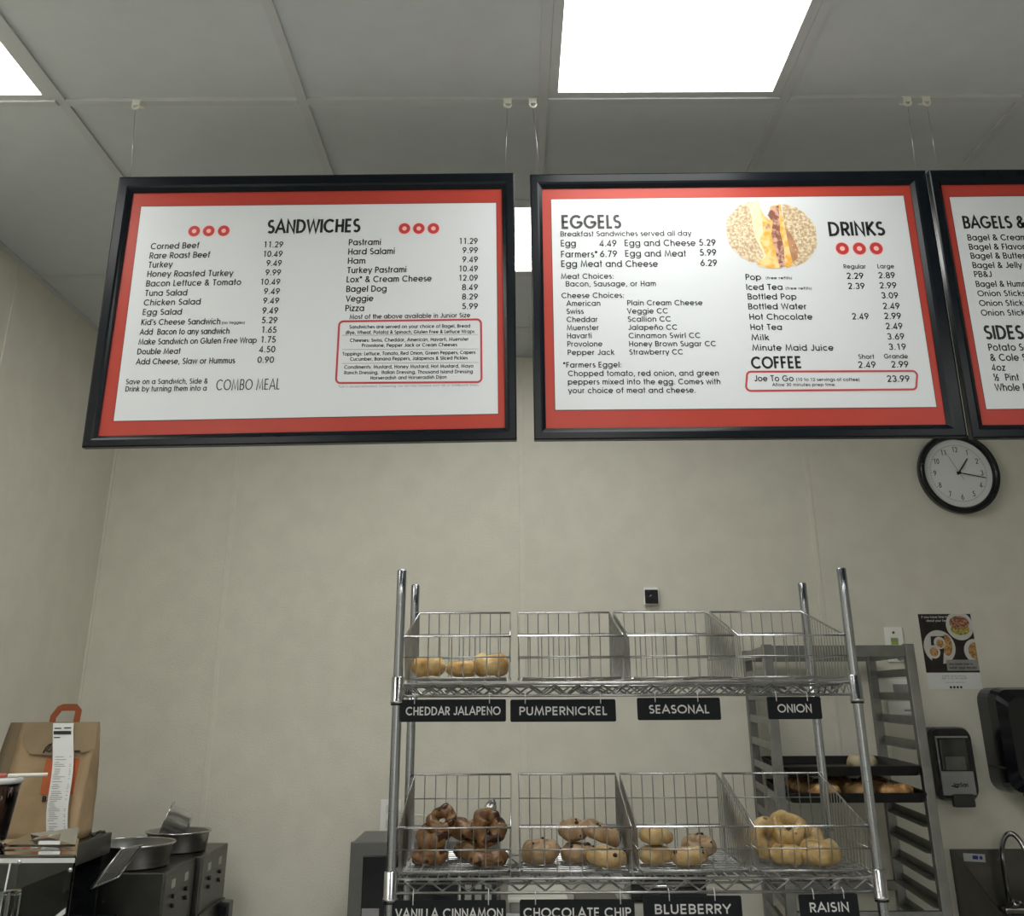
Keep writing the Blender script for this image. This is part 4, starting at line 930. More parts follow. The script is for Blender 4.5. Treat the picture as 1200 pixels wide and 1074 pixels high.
# ================================================================ THINGS ON THE BACK WALL
YW = YB-.003
def wall_clock():
    t = thing('wall_clock', 'round black rimmed wall clock with white face partly behind a menu board', 'clock', (1.893, YW-.0005, 2.4335))
    R = .170
    B().lathe([(R-.028, .020), (R-.022, .036), (R-.012, .043), (R-.003, .040), (R, .030), (R, .004), (R-.004, 0)], (0,0,0), 64, axis='Y').build('rim', black_pl, t)
    B().lathe([(.001, .0), (R-.004, .0), (R-.004, .016), (.001, .016)], (0,0,0), 48, axis='Y').build('case', black_pl, t)
    B().disc((0, -.018, 0), R-.024, 48).build('face', mat('clock_face', (.84,.86,.86), .4, noise=.01), t)
    mk = B()
    for k in range(60):
        a = 2*pi*k/60; r1 = .118; r0 = r1-(.006 if k % 5 == 0 else .003); hw = .0009 if k % 5 == 0 else .0005
        u = Vector((sin(a), 0, cos(a))); v = Vector((cos(a), 0, -sin(a)))
        p = Vector((0, -.0187, 0)); mk.add([p+u*r0-v*hw, p+u*r1-v*hw, p+u*r1+v*hw, p+u*r0+v*hw], [(0,1,2,3)])
    mk.disc((0, -.0187, 0), .1195, 64, r0=.1185); mk.build('minute_track', thin_ink, t)
    for k in range(1, 13):
        a = 2*pi*k/12; r = .100; mb = B(); s = str(k); h = .0225; wd = text_width(s)*h*.85
        c_ = (r*sin(a), r*cos(a))
        put_text(mb, s, c_[0]-wd/2, c_[1]-h/2, c_[0]+wd/2, c_[1]-h/2, h, lambda u, v: (u, -.019, v), 1.0)
        mb.build('numeral', ink, t)
    def hand(name, deg, l, w0, y, tail=.02, m=black_pl):
        a = radians(deg); u = Vector((sin(a), 0, cos(a))); v = Vector((cos(a), 0, -sin(a))); p = Vector((0, y, 0))
        B().slab([p-u*tail-v*w0, p+u*l-v*w0*.7, p+u*l+v*w0*.7, p-u*tail+v*w0], (0, .0012, 0)).build(name, m, t)
    hand('hour_hand', 37.5, .076, .0030, -.0240, .010)
    hand('minute_hand', 101, .112, .0023, -.0265, .010)
    hand('second_hand', 333, .108, .0006, -.0290, .035, thin_ink)
    B().lathe([(.001, .031), (.006, .031), (.006, .018)], (0,0,0), 16, axis='Y').build('hub', black_pl, t)
wall_clock()
t = thing('security_camera', 'small white wall camera with a black square face above the baskets', 'camera', (.558, YW, 1.940))
B().box(-.032, .032, -.026, -.002, -.032, .038, .012).box(-.018, .018, -.004, -.0003, -.018, .018).build('body', mat('camera_white', (.88,.88,.86), .3, noise=.01), t)
B().box(-.0265, .0265, -.030, -.0255, -.028, .026, .004).build('face', black_pl, t)
B().lathe([(.001, .0315), (.008, .0315), (.010, .0295)], (0,0,-.002), 20, axis='Y').build('lens', mat('lens_glass', (.02,.02,.04), .08), t)

def poster_small():
    x0, x1, z0, z1 = 1.6368, 1.850, 1.5895, 1.8695; w_, h_ = x1-x0, z1-z0
    t = thing('food_notice', 'portrait paper notice with food plates on black, taped to the back wall', 'notice', (x0, YW-.0008, z0))
    B().box(0, w_, -.0006, .0004, 0, h_).build('sheet', mat('notice_paper', (.80,.80,.80), .5, noise=.01), t)
    bg = mat('notice_black', (.020,.014,.014), .4, noise=.3, nscale=20)
    Q = lambda pts, d, m, nm: B().add([(a*w_, -.0008-d, b_*h_) for a, b_ in pts], [tuple(range(len(pts)))]).build(nm, m, t)
    Q([(0,.215),(1,.215),(1,1),(0,1)], 0, bg, 'picture_ground')
    plate = mat('notice_plate', (.62,.61,.57), .4, noise=.03); food = mat('notice_food', (.30,.12,.05), .4, nscale=130, col2=(.60,.38,.13), lo=.4, hi=.6); food2 = mat('notice_salad', (.20,.20,.05), .4, nscale=120, col2=(.55,.45,.10), lo=.4, hi=.6)
    meatp = mat('notice_meat', (.15,.05,.03), .4, nscale=120, col2=(.50,.25,.15), lo=.4, hi=.6)
    def disc(cx, cz, r, m, nm, d, rz=None, clip=True):
        pts = []
        for k in range(36):
            a = 2*pi*k/36; x = cx*w_+r*cos(a); z = cz*h_+(rz or r)*sin(a)
            pts.append((min(max(x, 0), w_)/w_, min(max(z, .215*h_), h_)/h_))
        Q(pts, d, m, nm)
    disc(.76, .84, .055, plate, 'plate_print', .0002); disc(.76, .79, .038, food2, 'food_print', .0004, .022); disc(.76, .88, .040, meatp, 'food_print', .0005, .026)
    disc(.32, .555, .063, plate, 'plate_print', .0002); disc(.46, .58, .022, food, 'food_print', .0004, .040)
    disc(.98, .50, .045, plate, 'plate_print', .0003); disc(1.0, .50, .032, food, 'food_print', .0004)
    Q([(.14,.37),(.33,.29),(.44,.70),(.18,.70)], .0006, bg, 'phone_print'); disc(.33, .61, .023, plate, 'plate_print', .0007); disc(.34, .60, .015, food, 'food_print', .0008)
    disc(.20, .49, .025, plate, 'plate_print', .0007); disc(.20, .49, .017, food, 'food_print', .0009)
    Q([(.40,.24),(1,.24),(1,.385),(.40,.385)], .0004, mat('notice_grey', (.30,.29,.28), .4, noise=.1, nscale=9), 'caption_ground')
    mb = B(); pf = lambda u, v: (u, -.0020, v)
    put_text(mb, 'If you have time to', .012, h_*.945, .12, h_*.945, .0085, pf, 1.2); put_text(mb, 'about your food', .030, h_*.895, .12, h_*.895, .0085, pf, 1.2)
    mb.build('caption', sign_white, t)
    mb = B(); put_text(mb, 'you have time to', .095, h_*.315, .19, h_*.315, .0085, pf, 1.3); put_text(mb, 'wash your hands!', .095, h_*.262, .203, h_*.262, .010, pf, 1.3)
    put_text(mb, 'Proper hand washing', .060, h_*.165, .155, h_*.165, .004, pf, .9); put_text(mb, 'HELPS  US  ALL  STAY  HEALTHY', .058, h_*.13, .158, h_*.13, .006, pf, .7); put_text(mb, 'Please wash hands often', .070, h_*.082, .145, h_*.082, .003, pf, .9)
    for k in range(4): mb.disc((.088+.0135*k, -.0020, h_*.025), .0045, 12)
    mb.build('caption', ink, t)
poster_small()

def wall_box(lab, cat, x0, x1, z0, z1, dep=.03, name='wall_box'):
    t = thing(name, lab, cat, ((x0+x1)/2, YW-.0005, (z0+z1)/2)); hw, hh = (x1-x0)/2, (z1-z0)/2
    B().box(-hw, hw, -dep, 0, -hh, hh, .003).build('plate', mat('plate_white', (.93,.93,.90), .35, noise=.01), t); return t, hw, hh
t, hw, hh = wall_box('white wall outlet with a green lit indicator above the pan rack', 'outlet', 1.489, 1.562, 1.690, 1.821, .008, 'indicator_outlet')
B().lathe([(.001, .0095), (.0048, .0095), (.0048, .007)], (0, 0, .044), 14, axis='Y').build('sensor', outlet_dark, t)
B().box(-.014, .014, -.0100, -.0075, -.002, .024).build('indicator_window', mat('indicator_green', (.25,.36,.06), .4, emit=((.55,.85,.12), .06)), t)
B().box(-.014, .014, -.012, -.0075, .010, .020).build('rocker', grey_pl, t)
B().lathe([(.001, .03), (.010, .03), (.013, .008)], (.012, 0, -.048), 14, axis='Y').build('plug', grey_pl, t)
B().tube([(.012, -.028, -.048), (.014, -.05, -.052), (.034, -.052, -.060), (.045, -.040, -.085), (.048, -.02, -.13)], .004, 8).build('cord', white_pl, t)
t, hw, hh = wall_box('white wall plate with a dark grey window seen between the upper rack ledges', 'wall plate', 1.430, 1.566, 1.566, 1.626, .012)
B().box(-.005, .060, -.0135, -.0115, -.024, .012).build('window', grey_pl, t)
t, hw, hh = wall_box('small white wall plate seen below the one with a grey window', 'wall plate', 1.465, 1.566, 1.500, 1.546, .012)
B().box(.010, .042, -.0128, -.0115, -.012, -.006).build('label_strip', grey_pl, t)
t, hw, hh = wall_box('white wall outlet behind the left post of the wire rack', 'outlet', -.511, -.434, 1.100, 1.212, .007, 'wall_outlet')
B().box(-.016, .016, -.0085, -.006, .010, .038, .002).box(-.016, .016, -.0085, -.006, -.038, -.010, .002).build('receptacle', white_pl, t)
pg = B().box(.004, .030, -.036, -.008, -.036, .030, .004).build('plug', black_pl, t)
B().tube([(.018, -.03, -.03), (.020, -.045, -.06), (.030, -.045, -.12), (.040, -.03, -.20)], .004, 8).build('cord', black_pl, t)
B().tube([(.020, -.030, .018), (.06, -.040, .012), (.16, -.040, .002), (.26, -.04, -.012), (.31, -.04, -.05), (.32, -.03, -.20)], .0025, 6).build('cord', white_pl, t)

# soap dispenser
t = thing('soap_dispenser', 'black and silver wall soap dispenser beside the pan rack', 'soap dispenser', (1.664, YW, 1.325))
def lp(hw, z0, z1, r, y): 
    pts = []
    for (cx, cz, a0) in ((hw-r, z0+r, -90), (hw-r, z1-r, 0), (-hw+r, z1-r, 90), (-hw+r, z0+r, 180)):
        for k in range(6): a = radians(a0+18*k); pts.append((cx+r*cos(a), y, cz+r*sin(a)))
    return pts
def loft(mb, loops, cap=True):
    n = len(loops[0]); vs = [p for l in loops for p in l]
    fs = [(i*n+j, i*n+(j+1) % n, (i+1)*n+(j+1) % n, (i+1)*n+j) for i in range(len(loops)-1) for j in range(n)]
    if cap: fs += [list(range(n))[::-1], [(len(loops)-1)*n+j for j in range(n)]]
    return mb.add(vs, fs)
loft(B(), [lp(.080, -.120, .130, .030, 0), lp(.080, -.120, .130, .030, -.060), lp(.076, -.112, .126, .034, -.082)]).build('housing', black_pl, t)
B().box(-.062, .062, -.092, -.080, -.100, -.020, .004).build('front_cover', mat('silver_plastic', (.30,.30,.31), .35, noise=.03), t)
B().box(-.062, .062, -.090, -.080, .094, .100, .001).box(-.062, -.058, -.090, -.080, -.02, .096).build('trim_line', mat('silver_plastic', (.3,.3,.31), .35), t)
B().box(-.048, .052, -.088, -.080, -.017, .090, .003).build('soap_window', mat('smoked_window', (.035,.037,.037), .15, noise=.3, nscale=14), t)
B().box(-.036, .040, -.0895, -.086, -.017, .030, .002).build('soap_level', mat('soap_grey', (.12,.12,.115), .2, noise=.1), t)
B().box(-.030, .050, -.100, -.070, -.140, -.096, .008).build('push_bar', mat('dark_grey_plastic', (.03,.032,.034), .4, noise=.05), t)
mb = B(); put_text(mb, 'JanSan', -.022, -.072, .034, -.072, .014, lambda u, v: (u, -.0926, v), 1.6)
mb.add([(-.030, -.0926, -.070), (-.006, -.0926, -.076), (-.002, -.0926, -.073), (-.026, -.0926, -.066)], [(0,1,2,3)]); mb.build('lettering', ink, t)

# paper towel dispenser
t = thing('paper_towel_dispenser', 'glossy black paper towel dispenser cut off by the right edge, above the sink', 'towel dispenser', (1.975, YW, 1.415))
loft(B(), [lp(.155, -.185, .180, .05, 0), lp(.155, -.185, .180, .05, -.10), lp(.150, -.178, .172, .05, -.16), lp(.120, -.15, .145, .05, -.19)]).build('shell', mat('gloss_black', (.006,.007,.010), .12, noise=.1), t)
loft(B(), [lp(.158, -.10, -.092, .003, -.02), lp(.158, -.10, -.092, .003, -.155)]).build('seam', outlet_dark, t)
B().box(-.06, .06, -.10, -.05, -.200, -.183, .004).build('paper_slot', black_pl, t)
# loose towel end below
B().box(-.05, .14, -.075, -.074, -.285, -.184).build('paper_towel', mat('towel_paper', (.42,.36,.25), .8, noise=.05), t)

# hand sink
def sink():
    t = thing('hand_sink', 'dull steel wall hand sink with tall splash plates at the lower right', 'sink', (1.625, YW, .60))
    W, D, Ht = .46, .40, .44; w0 = 0
    B().box(0, W, -.012, 0, 0, Ht, .002).build('back_splash', steel_dark, t)
    # left splash plate, sloping front edge
    B().slab([(0, 0, .20), (0, 0, Ht-.004), (0, -.05, Ht-.006), (0, -D, .30), (0, -D, .16), (0, -.06, .16)], (.003, 0, 0)).build('side_splash', steel_dark, t)
    mb = B().box(0.003, W, -D, -D+.02, .17, .24, .003).box(.003, .06, -D+.02, -.012, .225, .24).box(W-.05, W, -D+.02, -.012, .225, .24).box(.06, W-.05, -.09, -.012, .225, .24); mb.build('deck', steel_dark, t)
    b_ = []
    for k, (e, zz) in enumerate(((0, .238), (.01, .22), (.03, .10), (.06, .08))):
        pts = []
        for (cx, cy, a0) in ((W-.09-e, -D+.06+e, -90), (W-.09-e, -.13-e, 0), (.10+e, -.13-e, 90), (.10+e, -D+.06+e, 180)):
            for q in range(5): a = radians(a0+22.5*q); pts.append((cx+.04*cos(a), cy+.04*sin(a), zz))
        b_.append(pts)
    n = len(b_[0]); vs = [p for l in b_ for p in l]; fs = [(i*n+j, i*n+(j+1) % n, (i+1)*n+(j+1) % n, (i+1)*n+j) for i in range(3) for j in range(n)] + [[3*n+j for j in range(n)]]
    B().add(vs, fs, True).build('bowl', steel, t)
    # faucet on the back deck: body plate, gooseneck, two handles
    fx = .165
    f = B().box(fx-.02, fx+.20, -.075, -.035, .24, .262, .006).build('faucet_body', chrome, t)
    pth = [(fx+.06, -.055, .262), (fx+.06, -.055, .40)]
    for k in range(1, 12): a = radians(180-15*k); pth.append((fx+.06+.030+.030*cos(a), -.055-.050*(k/11), .44+.055*sin(a)-.004*k))
    pth.append((fx+.125, -.115, .375)); B().tube([(fx+.005, -.055, .262), (fx+.005, -.055, .425)] + [(fx+.005+.032-.032*cos(radians(15*k)), -.055-.006*k, .425+.075*sin(radians(15*k))) for k in range(1, 12)] + [(fx+.070, -.125, .41)], .0095, 12).build('gooseneck', chrome, t)
    for xx in (fx-.004, fx+.10):
        B().lathe([(.012, .262), (.016, .266), (.016, .278), (.010, .290), (.001, .292)], (xx+.02, -.075, 0), 14).tube([(xx+.02, -.08, .280), (xx+.02, -.125, .288)], .006, 8).build('tap_handle', chrome, t)
    st = B().box(.022, .102, -.0145, -.0118, Ht-.036, Ht-.010, 0).build('sticker', mat('sticker_white', (.62,.64,.68), .5, noise=.02), t, rot=(0, radians(3), 0))
    mb = B(); mb.box(.055, .075, -.0152, -.0146, Ht-.028, Ht-.016).build('sticker_print', mat('sticker_blue', (.03,.05,.22), .5), t, rot=(0, radians(3), 0))
    B().disc((.086, -.0152, Ht-.022), .0062, 14).build('sticker_print', mat('sticker_blue', (.03,.05,.22), .5), t, rot=(0, radians(3), 0))
    B().box(.06, W-.06, -.012, 0, -.10, 0).box(.02, .05, -.25, 0, .0, .08).build('bracket', steel_dark, t)
sink()

# ================================================================ BACK COUNTER (behind the wire rack)
CT = .80
t = thing('back_counter', 'stainless counter against the back wall behind the wire rack', 'counter', (-.62, 3.98, 0))
B().box(0, 1.45, 0, .565, CT-.035, CT, .004).build('counter_top', steel, t)
B().box(0, 1.45, .03, .56, .22, .24).build('lower_shelf', steel, t)
for (x, y) in ((.03, .03), (1.42, .03), (.03, .53), (1.42, .53)): B().tube([(x, y, 0), (x, y, CT-.035)], .019, 12).build('leg', steel, t)

t = thing('microwave_oven', 'grey microwave oven with black door behind the left post of the wire rack', 'microwave', (-.553, 4.08, CT))
B().box(0, .50, .006, .35, .012, .320, .006).build('body', mat('microwave_grey', (.13,.13,.125), .4, .3, noise=.04), t)
B().box(0, .50, -.012, .0055, .012, .325, .004).build('front_panel', mat('microwave_grey', (.2,.2,.195), .4), t)
B().box(.045, .36, -.0165, -.0125, .040, .285, .003).build('door_window', mat('gloss_black', (.006,.007,.010), .12), t)
B().box(.375, .49, -.0155, -.0125, .030, .300, .002).build('control_panel', black_pl, t)
for k in range(5):
    for q in range(3): B().box(.386+.033*q, .408+.033*q, -.0172, -.0158, .06+.032*k, .078+.032*k).build('key', grey_pl, t)
B().box(.366, .374, -.032, -.0125, .04, .285, .003).build('door_handle', chrome, t)
B().box(.048, .105, -.0176, -.0168, .045, .135).build('paper_label', mat('label_grey', (.28,.27,.29), .5, noise=.05), t)
for (x, y) in ((.03,.03),(.47,.03),(.03,.32),(.47,.32)): B().lathe([(.012, 0), (.012, .012), (.001, .012)], (x, y, 0), 10).build('foot', black_pl, t)

t = thing('white_storage_box', 'light grey plastic box on the counter behind the lower middle baskets', 'box', (-.02, 4.15, CT))
B().box(0, .19, 0, .26, 0, .135, .008).build('bin', grey_pl, t); B().box(-.006, .196, -.006, .266, .136, .150, .005).build('lid', white_pl, t)
t = thing('blue_white_carton', 'small blue and white carton beside the grey plastic box', 'carton', (-.03, 4.03, CT))
B().box(0, .10, 0, .08, 0, .112, .001).build('carton_body', mat('carton_white', (.5,.52,.54), .5, noise=.03), t)
B().box(-.0005, .1005, -.0006, .0, .060, .095).build('blue_band', mat('carton_blue', (.06,.12,.24), .5), t)
t = thing('countertop_grill', 'black countertop appliance with white rounded housing behind the BLUEBERRY sign', 'appliance', (.36, 4.05, CT))
B().box(0, .36, 0, .30, .015, .150, .020).build('base', mat('cream_enamel', (.45,.44,.40), .35, noise=.02), t)
B().box(.02, .27, -.004, .26, .155, .245, .012).build('lid', black_pl, t)
B().tube([(.06, -.004, .20), (.06, -.03, .20), (.22, -.03, .20), (.22, -.004, .20)], .005, 8).build('handle', chrome, t)
B().box(.19, .35, -.004, .0, .03, .135, .010).build('dark_panel', black_pl, t)
for (x, y) in ((.03,.03),(.33,.03),(.03,.27),(.33,.27)): B().lathe([(.012, 0), (.012, .015), (.001, .015)], (x, y, 0), 10).build('foot', black_pl, t)
t = thing('yellow_labelled_tub', 'low tub with a yellow label on the counter behind the CHOCOLATE CHIP basket', 'tub', (.20, 4.08, CT))
B().box(0, .14, 0, .14, 0, .155, .006).build('tub', mat('tub_dark', (.10,.095,.08), .4, noise=.05), t); B().box(.015, .125, -.0008, 0, .10, .135).build('label', mat('label_yellow', (.45,.36,.10), .5, noise=.05), t)

# ================================================================ LEFT COUNTER WITH TOASTER AND STEEL DRAWER UNITS
LT = .76
t = thing('side_counter', 'stainless counter along the left wall under the toaster and drawer units', 'counter', (XL+.014, 2.1, 0))
B().box(0, .78, 0, 2.36, LT-.035, LT, .004).build('counter_top', steel, t)
B().box(.02, .75, .03, 2.32, .22, .24).build('lower_shelf', steel, t)
for (x, y) in ((.03, .03), (.74, .03), (.03, 2.3), (.74, 2.3)): B().tube([(x, y, 0), (x, y, LT-.035)], .019, 12).build('leg', steel, t)

def drawer_unit(y0, y1, xf, lab, extra):
    t = thing('warmer_cabinet', lab, 'warmer cabinet', (XL+.03, y0, LT), group='steel warmer cabinets on the left counter')
    W = xf-(XL+.03); D = y1-y0; H = 1.093-LT
    B().box(0, W, 0, D, .02, H, .004).build('cabinet_body', steel_dark, t)
    B().box(W-.004, W+.0012, .012, D-.012, H-.155, H-.012, .001).build('control_panel', mat('panel_grey', (.085,.085,.08), .35, .6, noise=.05), t)
    B().box(W-.002, W+.010, .010, D-.010, .03, H-.165, .003).build('drawer', steel_dark, t)
    for (yy, zz) in ((.10, H-.040), (.24, H-.040)):
        if yy < D-.03: B().box(W+.0012, W+.002, yy-.020, yy+.020, zz-.013, zz+.010).build('label', mat('label_light', (.42,.40,.35), .5, noise=.05), t)
    for yy in (.10, .24):
        for zz in (H-.075, H-.10):
            if yy < D-.03: B().tube([(W+.001, yy, zz), (W+.009, yy, zz)], .006, 10).build('button', black_pl, t)
    B().tube([(W+.010, D*.55, .10), (W+.028, D*.55, .10)], .008, 10).build('knob', chrome, t)
    for (x, y) in ((.03,.03),(W-.03,.03),(.03,D-.03),(W-.03,D-.03)): B().tube([(x, y, 0), (x, y, .02)], .014, 10).build('foot', black_pl, t)
    if extra: B().box(W+.004, W+.045, D-.095, D-.03, .10, .165, .008).build('black_handle', black_pl, t)
drawer_unit(3.655, 3.995, -1.048, 'nearer dark steel warmer cabinet under the large round pan', False)
drawer_unit(4.003, 4.345, -1.030, 'farther dark steel warmer cabinet with a black handle under the stacked small pans', True)

def round_pan(lab, loc, R, h, rot=(0,0,0), m=steel, taper=.93):
    prof = [(.001, 0), (R*taper-.004, 0), (R*taper, .004), (R-.001, h-.002), (R+.004, h), (R+.004, h+.002), (R-.003, h+.001), (R*taper-.003, .006), (R*taper-.008, .003), (.001, .003)]
    t = thing('round_pan', lab, 'pan', loc, rot=rot, group='round steel pans on the warmer cabinets')
    B().lathe(prof[:6]+prof[6:], (0,0,0), 40).build('pan_shell', m, t); 
    B().tube([((R+.004)*cos(2*pi*k/40), (R+.004)*sin(2*pi*k/40), h+.001) for k in range(40)], .0028, 6, closed=True).build('rolled_rim', chrome, t)
    return t
round_pan('large round steel pan on the nearer warmer cabinet', (-1.198, 3.785, 1.0945), .127, .062, (radians(0), radians(0), 0))
round_pan('smaller round steel pan on the farther warmer cabinet, under the tilted one', (-1.152, 4.130, 1.0945), .104, .058)
round_pan('small shiny steel pan lying tilted inside the smaller round pan', (-1.120, 4.13, 1.166), .047, .078, (radians(8), radians(-70), 0), chrome, taper=.84)

def toaster():
    x0 = XL+.03; y0 = 2.98; W = -1.212-x0; D = 3.63-y0; H = 1.203-LT
    t = thing('conveyor_toaster', 'black and steel conveyor toaster under the paper bags', 'toaster', (x0, y0, LT))
    B().box(0, W, 0, D, H-.055, H, .004).build('top_hood', steel_dark, t)
    B().box(0, W-.12, .0, D, .03, H-.056).build('oven_body', black_pl, t)
    B().box(0, W-.01, -.004, -.0005, .03, H-.058).build('end_panel', steel, t)
    for yy in (0, D-.014): B().box(W-.12, W-.02, yy, yy+.014, .03, H-.056).build('side_cheek', black_pl, t)
    B().box(W-.119, W+.05, .016, D-.016, .20, .235, .004).build('conveyor_bed', black_pl, t)
    B().box(W-.05, W+.052, .0, D, .150, .198, .003).build('tray_apron', mat('panel_grey', (.085,.085,.08), .35, .6), t)
    B().box(W-.119, W+.01, .0, D, .03, .145, .003).build('lower_panel', black_pl, t)
    for zz in (.11, .085): B().tube([(W+.01, .30, zz), (W+.022, .30, zz)], .009, 12).build('dial', chrome, t)
    # wire loading ramp standing out of the opening
    a, b_, c_, d_ = (-1.1401, 3.15, 1.135), (-1.017, 3.15, 1.2148), (-1.0724, 3.46, 1.1848), (-1.1834, 3.46, 1.1105)
    loc = lambda p: (p[0]-x0, p[1]-y0, p[2]-LT)
    A_, B_, C_, D_ = (Vector(loc(p)) for p in ((-1.085, 3.14, 1.128), (-1.018, 3.14, 1.214), (-1.070, 3.47, 1.187), (-1.125, 3.47, 1.108)))
    mb = B().tube([A_, B_, C_, D_], .0032, 6, closed=True)
    for k in range(1, 10):
        q = k/10; mb.tube([A_.lerp(D_, q), B_.lerp(C_, q)], .0011, 4)
    mb.build('wire_ramp', wire_m, t)
    for (x, y) in ((.04,.05),(W-.05,.05),(.04,D-.05),(W-.05,D-.05)): B().tube([(x, y, 0), (x, y, .03)], .018, 12).build('foot', black_pl, t)
    # dark wavy handle on the hood
    B().tube([(W-.018, D-.12, H+.003), (W-.014, D-.07, H+.008), (W-.018, D-.02, H+.003)], .004, 6).build('hood_catch', black_pl, t)
toaster()

def paper_bag(lab, loc, w_, d_, h_, taper=0.0, dark=None, front=True, rot=(0,0,0), m=None, seed=1):
    """block-bottom paper bag pinched flat at the top"""
    m = m or kraft
    t = thing('paper_bag', lab, 'paper bag', loc, rot=rot, group='brown paper bags on the toaster')
    r = random.Random(seed); nz, nx, ny = 14, 10, 4; loops = []
    for i in range(nz+1):
        q = i/nz; z = h_*q; dd = d_*(1-.86*q**1.5); ww = w_*(1 + .02*sin(q*6+seed))*(1-taper*q)
        pin = .22*sin(pi*min(1, q*1.05))*0.25
        pts = []
        for k in range(nx): pts.append((-ww/2+ww*k/nx, -dd/2))
        for k in range(ny): s = k/ny; pts.append((ww/2 - w_*pin*sin(pi*s), -dd/2+dd*s))
        for k in range(nx): pts.append((ww/2-ww*k/nx, dd/2))
        for k in range(ny): s = k/ny; pts.append((-ww/2 + w_*pin*sin(pi*s), dd/2-dd*s))
        loops.append([(x + r.uniform(-.0012,.0012), y + r.uniform(-.002,.002)*(1 if i else 0) - d_*.03*q, z) for (x, y) in pts])
    n = len(loops[0]); vs = [p for l in loops for p in l]
    fs = [(i*n+j, i*n+(j+1) % n, (i+1)*n+(j+1) % n, (i+1)*n+j) for i in range(nz) for j in range(n)] + [list(range(n))[::-1]]
    B().add(vs, fs, True).build('bag_body', m, t)
    return t
bag = paper_bag('kraft paper bag with russet handle and a long receipt stapled on the front', (-1.352, 3.472, 1.2045), .226, .125, .303, seed=4)
bh = .303
# folded-over flap, handle, print, receipt
fy = lambda z: -.0625*(1-.86*(z/bh)**1.5) - .00375*(z/bh) - .0016
def on_bag(pts, m, name, lift=0.0, th=.0006):
    return B().slab([(x, fy(z)-lift, z) for x, z in pts], (0, -th, 0)).build(name, m, bag)
fl = B(); 
top_pts = [(-.104, .303), (.115, .303), (.124, .234), (.090, .221), (.050, .233), (-.006, .216), (-.064, .220), (-.096, .252)]
fl.slab([(x, -.0190-(.303-z)*.30, z) for x, z in top_pts], (0, -.001, 0)); fl.build('folded_flap', kraft_dark, bag)
def strip(name, m, pts, w_, y):        # flat band along a path in the x-z plane
    n = len(pts); vs = []
    for i, (x, z) in enumerate(pts):
        a = pts[max(0, i-1)]; b_ = pts[min(n-1, i+1)]; d = Vector((b_[0]-a[0], b_[1]-a[1])).normalized(); nn = Vector((-d.y, d.x))*w_/2
        for yy in (y, y-.0012): vs += [(x+nn.x, yy, z+nn.y), (x-nn.x, yy, z-nn.y)]
    fs = []
    for i in range(n-1):
        a = 4*i; b_ = a+4
        fs += [(a, a+1, b_+1, b_), (a+2, b_+2, b_+3, a+3), (a, b_, b_+2, a+2), (a+1, a+3, b_+3, b_+1)]
    return B().add(vs, fs).build(name, m, bag)
strip('handle', handle_m, [(-.026, .285), (-.024, .318), (-.008, .340), (.002, .343), (.040, .343), (.049, .335), (.046, .285)], .0190, -.012)
on_bag([(-.012,.116),(.083,.116),(.083,.208),(-.016,.206)], orange_p, 'orange_panel', .0008)
def bag_print(words, x0, x1, z, h):
    mb = B(); put_text(mb, words, x0, z, x1, z, h, lambda u, v: (u, fy(v)-.0022, v), 1.7); mb.build('bag_lettering', ink, bag)
bag_print('BAGEL', -.002, .070, .098, .0125)
bag_print('BREAD', .006, .072, .010, .0110)
strip('script_print', ink, [(-.024,.222),(-.018,.236),(-.010,.244),(-.002,.248),(-.010,.236),(-.016,.228),(-.006,.226),(.000,.232)], .0032, -.046)
B().box(.066, .084, -.0482, -.0470, .226, .229).build('script_print', ink, bag)
# receipt: hangs from the top edge down the front
rc = []; N_ = 16
def rx(z): return .021 + .048*(1-(z-.02)/.28) - .004*sin(z*26)
def ry(z): return -.0860 + .052*max(0, (z-.0)/bh)**1.6 - .003*sin(z*20)
vs = []
for i in range(N_+1):
    z = .016 + (.301-.016)*i/N_; c_ = rx(z); vs += [(c_-.030, ry(z), z), (c_+.030, ry(z)+.002, z)]
receipt = B().add(vs, [(2*i, 2*i+1, 2*i+3, 2*i+2) for i in range(N_)], True).build('receipt', paper_m, bag, label='long white printed receipt')
pr = B(); rr = random.Random(5)
def rp(x, z): return (rx(z)+x, ry(z)-.0006+ .001*(x/.029), z)
def bar(mb, x0, x1, z, th): mb.add([rp(x0, z), rp(x1, z), rp(x1, z+th), rp(x0, z+th)], [(0,1,2,3)])
bar(pr, -.027, .024, .271, .009); bar(pr, -.025, -.005, .2855, .003); bar(pr, .003, .024, .2865, .003)
bar(pr, -.026, -.008, .2615, .0025)
pr.build('receipt_header', ink, receipt)
pr = B(); z = .212
while z > .022:
    L_ = rr.uniform(.014, .036); bar(pr, -.025 + rr.choice((0, .003, .003)), -.025+L_, z, .0012)
    if rr.random() < .6: bar(pr, .019, .024, z, .0012)
    z -= rr.choice((.0048, .0048, .0075))
pr.build('receipt_lines', thin_ink, receipt)
bag2 = paper_bag('second brown paper bag standing behind the one with the receipt', (-1.452, 3.590, 1.2045), .270, .098, .300, taper=.26, seed=9, m=mat('kraft_shaded', (0.21, 0.16, 0.095), .75, noise=.1, nscale=9, bump=.2, bscale=14))  # kraft darkened: the shade on this rear bag is put into its colour

